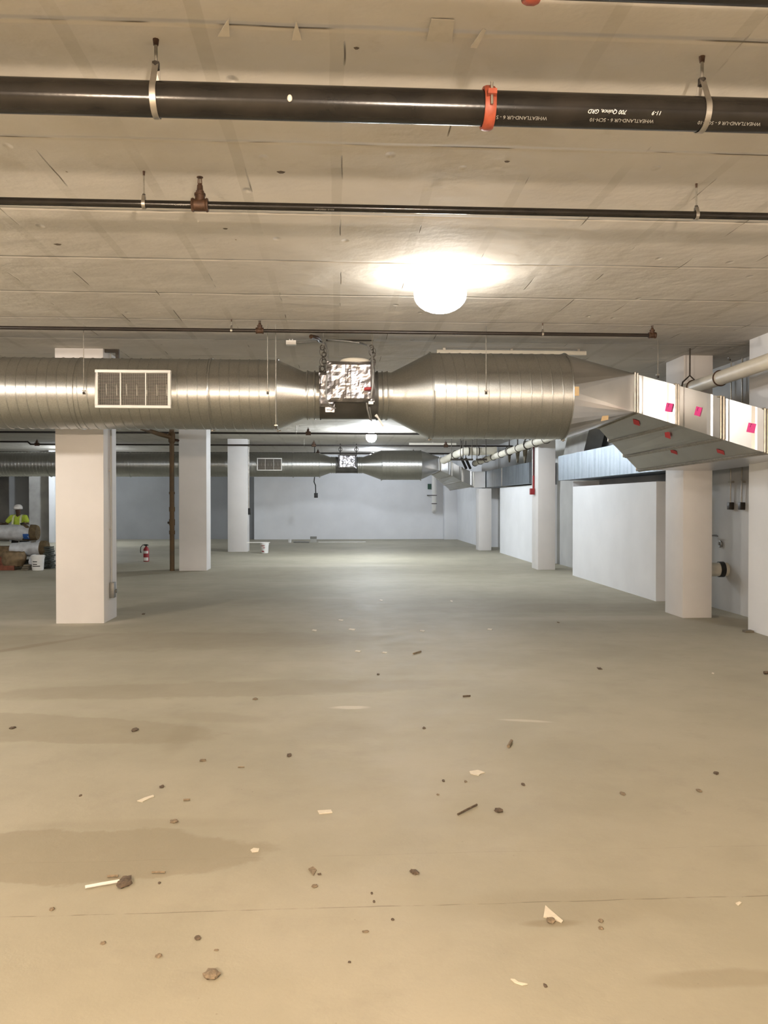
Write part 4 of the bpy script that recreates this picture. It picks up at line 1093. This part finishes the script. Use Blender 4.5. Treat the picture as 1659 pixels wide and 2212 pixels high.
# ================================================================== WORKER
def skin_mesh(name, verts, edges, radii, m, parent, root=0, sub=2):
    me = bpy.data.meshes.new(name); o = bpy.data.objects.new(name, me); COL.objects.link(o)
    me.from_pydata([Vector(v) for v in verts], edges, [])
    md = o.modifiers.new('skin', 'SKIN'); sd = me.skin_vertices[0].data if me.skin_vertices else None
    if sd is None:
        bm = bmesh.new(); bm.from_mesh(me); bm.verts.layers.skin.verify(); bm.to_mesh(me); bm.free(); sd = me.skin_vertices[0].data
    for i, r in enumerate(radii):
        rr = r if isinstance(r, tuple) else (r, r); sd[i].radius = rr; sd[i].use_root = (i == root)
    md.use_smooth_shade = True
    s2 = o.modifiers.new('sub', 'SUBSURF'); s2.levels = sub; s2.render_levels = sub
    me.materials.append(M[m]); o.parent = parent; return o
wx = at(40, 1110, Y=yw).x; hz = at(40, 1092, Y=yw).z      # top of hat
W = thing('person', (wx, yw, 0), 'person in white hard hat and lime shirt lifting an insulation roll', 'person')
h = hz
# local coordinates: x right (image), y away from camera, z up ; person faces the camera (-y)
hip = .92; sho = h-.31; hc = h-.135
V = [(0, .05, hip), (0, .04, hip+.18), (0, .02, sho-.10), (0, 0, sho+.02), (0, -.03, hc-.10), (.01, -.05, hc-.02), (.01, -.045, hc+.055)]
E = [(0, 1), (1, 2), (2, 3), (3, 4), (4, 5), (5, 6)]
Rr = [(.15, .11), (.135, .10), (.16, .105), (.07, .06), (.058, .06), (.084, .098), (.078, .092)]
def limb(start, pts, rs):
    prev = start
    for p, r in zip(pts, rs): V.append(p); Rr.append(r); E.append((prev, len(V)-1)); prev = len(V)-1
    return prev
lh = limb(2, [(-.20, .0, sho-.035), (-.36, -.04, sho-.25), (-.46, -.30, sho-.19)], [.062, .050, .036])
rh = limb(2, [(.20, .0, sho-.035), (.27, -.04, sho-.27), (.24, -.29, sho-.19)], [.062, .050, .036])
limb(0, [(-.10, .05, hip-.08), (-.13, -.02, .50), (-.14, .04, .10), (-.15, -.10, .045)], [.095, .062, .045, .045])
limb(0, [(.10, .05, hip-.08), (.13, -.02, .50), (.14, .04, .10), (.15, -.10, .045)], [.095, .062, .045, .045])
body = skin_mesh('body', V, E, Rr, 'skin', W)
# hands with fingers
def hand(side, wrist, fwd, lab):
    w_ = Vector(wrist); f = Vector(fwd).normalized(); lat = Vector((side, 0, 0)); lat = (lat-f*lat.dot(f)).normalized(); nn = f.cross(lat)
    vs = [w_, w_+f*.045, w_+f*.08]; es = [(0, 1), (1, 2)]; rs = [(.026, .02), (.038, .018), (.038, .016)]
    for k in range(4):
        ln = (.062, .074, .070, .052)[k]; b = w_+f*.085+lat*(k-1.5)*.020
        i = len(vs); vs += [b, b+f*ln*.5-nn*side*.012, b+f*ln*.8-nn*side*.04]; rs += [.010, .009, .0075]
        es += [(2, i), (i, i+1), (i+1, i+2)]
    b = w_+f*.03-lat*.03; i = len(vs); vs += [b, b-lat*.03+f*.03, b-lat*.035+f*.06]; rs += [.013, .011, .009]; es += [(1, i), (i, i+1), (i+1, i+2)]
    return skin_mesh('hand', vs, es, rs, 'glove', body, 0, 1)
hand(-1, V[lh], (-.1, -.95, -.12), ''); hand(1, V[rh], (.0, -.95, -.12), '')
# shirt
sv = [(0, .045, hip-.02), (0, .04, hip+.16), (0, .02, sho-.10), (0, .0, sho+.015), (-.20, 0, sho-.03), (-.325, -.05, sho-.20), (.20, 0, sho-.03), (.262, -.045, sho-.20)]
se = [(0, 1), (1, 2), (2, 3), (2, 4), (4, 5), (2, 6), (6, 7)]
skin_mesh('shirt', sv, se, [(.185, .14), (.165, .13), (.190, .130), (.085, .075), .085, .075, .085, .075], 'hivis', W, 0)
for sx in (-1, 1):
    vs = []; fs = []
    pts = [(sx*.105, .115, sho-.0), (sx*.10, .04, sho+.045), (sx*.10, -.055, sho+.02), (sx*.105, -.125, sho-.06), (sx*.11, -.155, sho-.20), (sx*.11, -.155, sho-.42)]
    for (x_, y_, z_) in pts: vs += [(x_-.026, y_, z_), (x_+.026, y_, z_), (x_-.026, y_-.012, z_+.004), (x_+.026, y_-.012, z_+.004)]
    for i in range(len(pts)-1):
        o = i*4; p = o+4; fs += [(o, o+1, p+1, p), (o+2, p+2, p+3, o+3), (o, p, p+2, o+2), (o+1, o+3, p+3, p+1)]
    ob = MB().add([Vector(v)+Vector((wx, yw, 0)) for v in vs], fs).build('reflective_stripe', 'reflect', W)
tv = [(0, .05, hip+.02), (-.10, .05, hip-.10), (-.13, -.02, .50), (-.14, .04, .12), (.10, .05, hip-.10), (.13, -.02, .50), (.14, .04, .12)]
skin_mesh('trousers', tv, [(0, 1), (1, 2), (2, 3), (0, 4), (4, 5), (5, 6)], [(.175, .13), .118, .082, .068, .118, .082, .068], 'trouser', W, 0)
for sx in (-1, 1):
    MB().sphere((wx+sx*.15, yw-.08, .05), .10, 16, 10, (.55, 1.35, .5)).build('boot', 'boot', W)
# head details
for sx in (-1, 1):
    MB().sphere((wx+.01+sx*.082, yw-.04, hc-.03), .022, 10, 8, (.5, .8, 1.3)).build('ear', 'skin', body)
    MB().sphere((wx+.01+sx*.030, yw-.135, hc-.010), .010, 8, 6).build('eye', 'white_enamel', body)
MB().sphere((wx+.01, yw-.150, hc-.035), .018, 10, 8, (.8, 1, 1.4)).build('nose', 'skin', body)
MB().sphere((wx+.01, yw-.132, hc-.075), .024, 10, 6, (1, .4, .3)).build('mouth', 'brick', body)
# hard hat
hx, hy, hz_ = wx+.012, yw-.055, hc+.035
prof = [(0, .122), (.04, .124), (.08, .114), (.112, .088), (.132, .052), (.138, .02), (.139, .0)]
HT = MB().lathe((hx, hy, hz_), (0, -.12, 1), prof, 32)
HT.sphere((hx, hy-.035, hz_+.0), .135, 24, 4, (1.02, 1.15, .08)); HT.poly([(hx, hy+.09, hz_+.07), (hx, hy+.02, hz_+.125), (hx, hy-.08, hz_+.105)], .014, 8)
HT = HT.build('hard_hat', 'hat', W)
MB().lathe((hx, hy, hz_+.008), (0, -.12, 1), [(0, .1205), (.022, .122)], 32, cap=False).build('hat_band', 'steel_dark', HT)

# ================================================================== FLOOR DEBRIS
rnd = random.Random(21)
def blob(px, py, wpx, hpx, m, name, label, cat, group=None, hz=None, rot=0):
    c = at(px, py, Z=0); D = math.hypot(c.x, c.y); sx = .85*wpx/F*D/2; sy = max(sx*.5, min(hpx/F*D*D/CAM_Z/2, sx*2.5)); zz = hz or min(sx, sy)*.4
    mb = MB(); sd = rnd.uniform(0, 90); mb.sphere((0, 0, 0), 1, 12, 8)
    for v in mb.v:
        k = 1+.45*noise.noise(v*1.7+Vector((sd, 0, 0)))+.2*noise.noise(v*4+Vector((sd, 0, 0)))
        v *= k; x, y = v.x*sx, v.y*sy; cr, sr = math.cos(rot), math.sin(rot)
        v.x, v.y = c.x+x*cr-y*sr, c.y+x*sr+y*cr; v.z = max(0.001, v.z*zz+zz*.6)
    return tag(mb.build(name, m, origin=tuple(c)), label, cat, group)
def scrap(pts, m, name, label, cat, group=None, th=.004):
    c = [at(x, y, Z=0.001) for x, y in pts]; cc = sum(c, Vector())/len(c)
    return tag(MB().prism(c, (0, 0, th)).build(name, m, origin=tuple(cc), smooth=False), label, cat, group)
def stick(p, q, r, m, name, label, cat, group=None):
    a = at(*p, Z=r+.001); b = at(*q, Z=r+.001); return tag(MB().poly([a, a.lerp(b, .5)+Vector((0, 0, .001)), b], r, 8).build(name, m, origin=tuple(a)), label, cat, group)
scrap([(1178, 1957), (1216, 1990), (1213, 1994), (1190, 1984), (1174, 1982)], 'paper', 'paper_scrap', 'pointed white paper scrap at the lower right of the floor', 'paper scrap')
scrap([(686, 1752), (715, 1750), (718, 1756), (690, 1759)], 'paper', 'paper_scrap', 'small rectangular white scrap in the lower middle of the floor', 'paper scrap')
scrap([(1014, 1667), (1032, 1664), (1048, 1669), (1038, 1672), (1034, 1676), (1016, 1672)], 'paper', 'paper_scrap', 'ragged white scrap right of centre on the middle floor', 'paper scrap')
scrap([(1103, 2116), (1112, 2124), (1128, 2129), (1140, 2127), (1120, 2123), (1112, 2117)], 'paper', 'paper_scrap', 'curled pale scrap at the bottom edge, right of centre', 'paper scrap')
scrap([(541, 1837), (548, 1833), (560, 1834), (558, 1840), (545, 1842)], 'paper', 'paper_scrap', 'round pale chip in the lower middle left of the floor', 'paper scrap')
scrap([(296, 1731), (312, 1724), (331, 1718), (333, 1721), (316, 1728), (308, 1733)], 'paper', 'paper_scrap', 'thin pale sliver on the left floor above the big stain', 'paper scrap')
scrap([(1589, 1952), (1597, 1949), (1602, 1951), (1595, 1957)], 'paper', 'paper_scrap', 'pale chip near the right edge of the floor by the joint', 'paper scrap')
scrap([(666, 1878), (676, 1873), (684, 1880), (677, 1892)], 'debris_mid', 'mortar_flake', 'tan triangular flake in the lower middle floor', 'flake')
stick((184, 1916), (258, 1903), .008, 'white_enamel', 'foil_strip', 'shiny pale strip lying on the lower left floor', 'strip')
blob(268, 1909, 34, 22, 'debris_dark', 'dirt_clump', 'dark crumbly clump at the end of the shiny strip', 'dirt clump')
stick((989, 1759), (1030, 1738), .006, 'debris_dark', 'wood_stick', 'thin dark stick right of centre on the lower floor', 'stick')
stick((1098, 1612), (1105, 1600), .012, 'debris_mid', 'wood_stick', 'short brown stick right of centre on the middle floor', 'stick')
stick((1000, 1504), (1016, 1503), .008, 'debris_dark', 'wood_stick', 'short black stick lying flat right of centre', 'stick')
stick((893, 1412), (909, 1407), .010, 'debris_mid', 'wood_stick', 'short brown stick on the far middle floor', 'stick')
stick((1650, 1453), (1668, 1453), .016, 'debris_dark', 'wood_stick', 'dark stick cut by the right edge of the picture', 'stick')
stick((396, 1728), (411, 1727), .006, 'debris_mid', 'wood_stick', 'tiny brown stick on the lower left floor', 'stick')
stick((514, 1657), (528, 1657), .004, 'debris_mid', 'wood_stick', 'faint thin stick left of centre on the middle floor', 'stick')
stick((328, 1884), (357, 1884), .005, 'debris_mid', 'wood_stick', 'low brown stick along the edge of the left stain', 'stick')
stick((232, 1893), (255, 1892), .006, 'debris_mid', 'wood_stick', 'brown stick just above the shiny strip', 'stick')
a = at(1607, 1366, Z=0); tag(MB().box(a.x, a.y-.05, 0, a.x+.12, a.y+.05, .03).build('timber_offcut', 'wood', origin=tuple(a)), 'small timber offcut at the foot of the right-hand wall', 'timber')
crumbs = [ (457, 2109, 40, 20, 'debris_mid', 'large brown leaf-like crumb near the bottom left of centre', .5), (895, 1885, 18, 12, 'debris_dark', 'dark stone in the lower middle floor', .4),
 (1077, 1752, 20, 9, 'debris_dark', 'dark flat stone right of the thin stick', 0), (1190, 1990, 22, 12, 'debris_mid', 'brown clod under the pointed paper scrap', 0),
 (625, 1632, 12, 7, 'debris_dark', 'black crumb left of centre on the middle floor', 0), (291, 1578, 16, 6, 'debris_dark', 'black crumb at the tip of the upper left stain', 0),
 (27, 1573, 12, 4, 'debris_dark', 'black crumb near the left edge of the middle floor', 0), (817, 1457, 7, 4, 'debris_dark', 'black crumb in the centre of the middle floor', 0),
 (1295, 1445, 10, 4, 'debris_dark', 'black crumb right of centre toward the right columns', 0), (1547, 1671, 12, 5, 'debris_dark', 'black crumb on the right side of the middle floor', -.3),
 (350, 1700, 11, 6, 'debris_dark', 'dark crumb on the left lower floor beside two smaller ones', 0), (427, 2027, 16, 9, 'debris_dark', 'dark crumb below the floor joint at left of centre', .4),
 (343, 2066, 18, 8, 'debris_mid', 'brown crumb below the floor joint further left', .4), (223, 2038, 14, 6, 'debris_mid', 'brown crumb on the bottom left floor', 0),
 (1178, 2130, 9, 10, 'debris_dark', 'dark crumb at the bottom edge right of centre', 0), (438, 1644, 16, 4, 'debris_mid', 'flat brown crumb on the left middle floor', 0),
 (551, 1511, 12, 3, 'debris_mid', 'flat brown crumb below the long floor stain', 0), (916, 1573, 8, 5, 'debris_dark', 'small dark crumb just right of centre', 0),
 (1130, 1695, 9, 6, 'debris_dark', 'small dark crumb below the ragged white scrap, to its right', 0), (958, 1687, 7, 5, 'debris_dark', 'small dark crumb below the ragged white scrap, to its left', 0),
 (174, 1719, 7, 4, 'debris_dark', 'tiny dark crumb on the left lower floor', 0), (112, 1965, 13, 6, 'debris_mid', 'brown crumb just above the joint near the left edge', 0),
 (1006, 1689, 8, 4, 'debris_mid', 'tiny brown crumb directly under the ragged white scrap', 0), (946, 1717, 8, 3, 'debris_mid', 'tiny brown crumb above the dark stone', 0),
 (790, 2013, 18, 5, 'debris_mid', 'flat brown crumb right below the joint in the middle', 0), (468, 2053, 12, 4, 'debris_mid', 'flat crumb right of the left brown crumbs', 0),
 (1298, 1990, 12, 8, 'debris_mid', 'brown clod right of the pointed paper scrap, upper one', 0), (1298, 2006, 13, 7, 'debris_mid', 'brown clod right of the pointed paper scrap, lower one', 0),
 (1510, 1709, 12, 5, 'debris_mid', 'faint brown crumb at right on the lower floor', 0), (1345, 1715, 12, 7, 'debris_mid', 'faint brown crumb between centre and right edge', 0),
 (690, 1889, 10, 4, 'debris_dark', 'small dark crumb beside the tan flake', 0), (680, 1915, 16, 6, 'debris_mid', 'brown crumb below the tan flake', .3),
 (803, 1930, 6, 6, 'debris_dark', 'small dark crumb above the joint near the middle', 0), (808, 1948, 6, 7, 'debris_dark', 'small dark crumb touching the joint near the middle', 0),
 (848, 1987, 8, 6, 'debris_dark', 'small dark crumb below the joint near the middle', 0), (344, 1908, 7, 5, 'debris_dark', 'small dark crumb right of the dirt clump', 0),
 (376, 1776, 20, 6, 'debris_mid', 'flat brown crumb with pale edge above the left stain', 0), (1206, 1345, 6, 3, 'debris_mid', 'tiny crumb on the far right floor', 0),
 (310, 1327, 8, 3, 'debris_dark', 'black crumb on the floor right of the cream column', 0), (755, 2079, 8, 5, 'debris_dark', 'tiny dark crumb near the bottom in the middle', 0)]
for (px, py, w_, h_, m, lab, ro) in crumbs: blob(px, py, w_, h_, m, 'debris_crumb', lab, 'crumb', None, rot=ro)
for i, (px, py, w_, lab) in enumerate([(736, 1340, 12, 'tiny white chip, leftmost of those in the far middle floor'), (760, 1360, 16, 'tiny white chip in the far middle floor, nearest the centre line'), (679, 1362, 11, 'tiny white chip left of the far middle chips'),
      (773, 1407, 14, 'white flat chip in the centre of the far floor'), (831, 1410, 12, 'white flat chip right of the central one'), (912, 1363, 12, 'white chip right of centre in the far floor'),
      (823, 1297, 8, 'white speck far back in the middle floor'), (1058, 1360, 12, 'faint white chip further right in the far floor'), (1540, 1455, 6, 'faint chip on the right floor'), (975, 1299, 6, 'farthest white speck right of the middle')]):
    scrap([(px-w_/2, py), (px-w_/4, py-1.8), (px+w_/2, py-1), (px+w_/3, py+1.8)], 'paper', 'paper_chip', lab, 'paper chip')

# torn facing and patches on the ceiling boards
def cflap(pts, droop, m, lab):
    c = [at(x, y, Z=CZ-.002) for x, y in pts]; cc = sum(c, Vector())/len(c)
    for i, dz_ in enumerate(droop): c[i] = c[i]+Vector((0, 0, -dz_))
    tag(MB().prism(c, (0, 0, -.004)).build('ceiling_flap', m, origin=tuple(cc), smooth=False), lab, 'ceiling facing')
flapm = mat('pale_board_facing', (.60, .56, .49), .8, 0, .08, 20)
cflap([(932, 38), (982, 40), (976, 86), (921, 82)], [.004, .004, .012, .012], flapm, 'square pale patch on the ceiling boards, top right of centre')
cflap([(1016, 88), (1030, 90), (1050, 64), (1044, 60)], [.03, .03, .0, .0], flapm, 'small torn flap beside the square patch on the ceiling')
cflap([(470, 62), (496, 62), (494, 38)], [.035, .035, 0], flapm, 'left torn triangular flap along the front ceiling crack')
cflap([(630, 70), (652, 70), (640, 44)], [.035, .035, 0], flapm, 'right torn triangular flap along the front ceiling crack')
for i, (px, py, w_, lab) in enumerate(((607, 372, 18, 'dark bolt hole between the thick pipe and the second pipe'), (1095, 349, 12, 'dark bolt hole right of the red coupling, below the thick pipe'),
        (487, 494, 10, 'dark hole under the second pipe near the brown sprinkler'), (125, 528, 16, 'dark torn hole in the ceiling at left'), (770, 104, 12, 'dark hole above the middle of the thick pipe'))):
    a = at(px, py, Z=CZ-.001); q = w_/F*a.y/2
    mb = MB()
    mb.prism([a+Vector((-q, -.4*q, 0)), a+Vector((0, -.8*q, 0)), a+Vector((q, -.3*q, 0)), a+Vector((.5*q, .5*q, 0)), a+Vector((-.4*q, .6*q, 0))], (0, 0, -.003))
    tag(mb.build('ceiling_anchor_hole', 'debris_dark', origin=tuple(a), smooth=False), lab, 'hole')
c = at(626, 213, Y=YP1-R6)
tag(MB().sphere((c.x, YP1-R6-.004, c.z), .018, 12, 8, (.7, .5, 1)).build('foam_blob', flapm, origin=tuple(c)), 'small cream foam blob stuck on the thick black pipe', 'foam blob')
for o in bpy.data.objects:
    if '_o' in o: del o['_o']
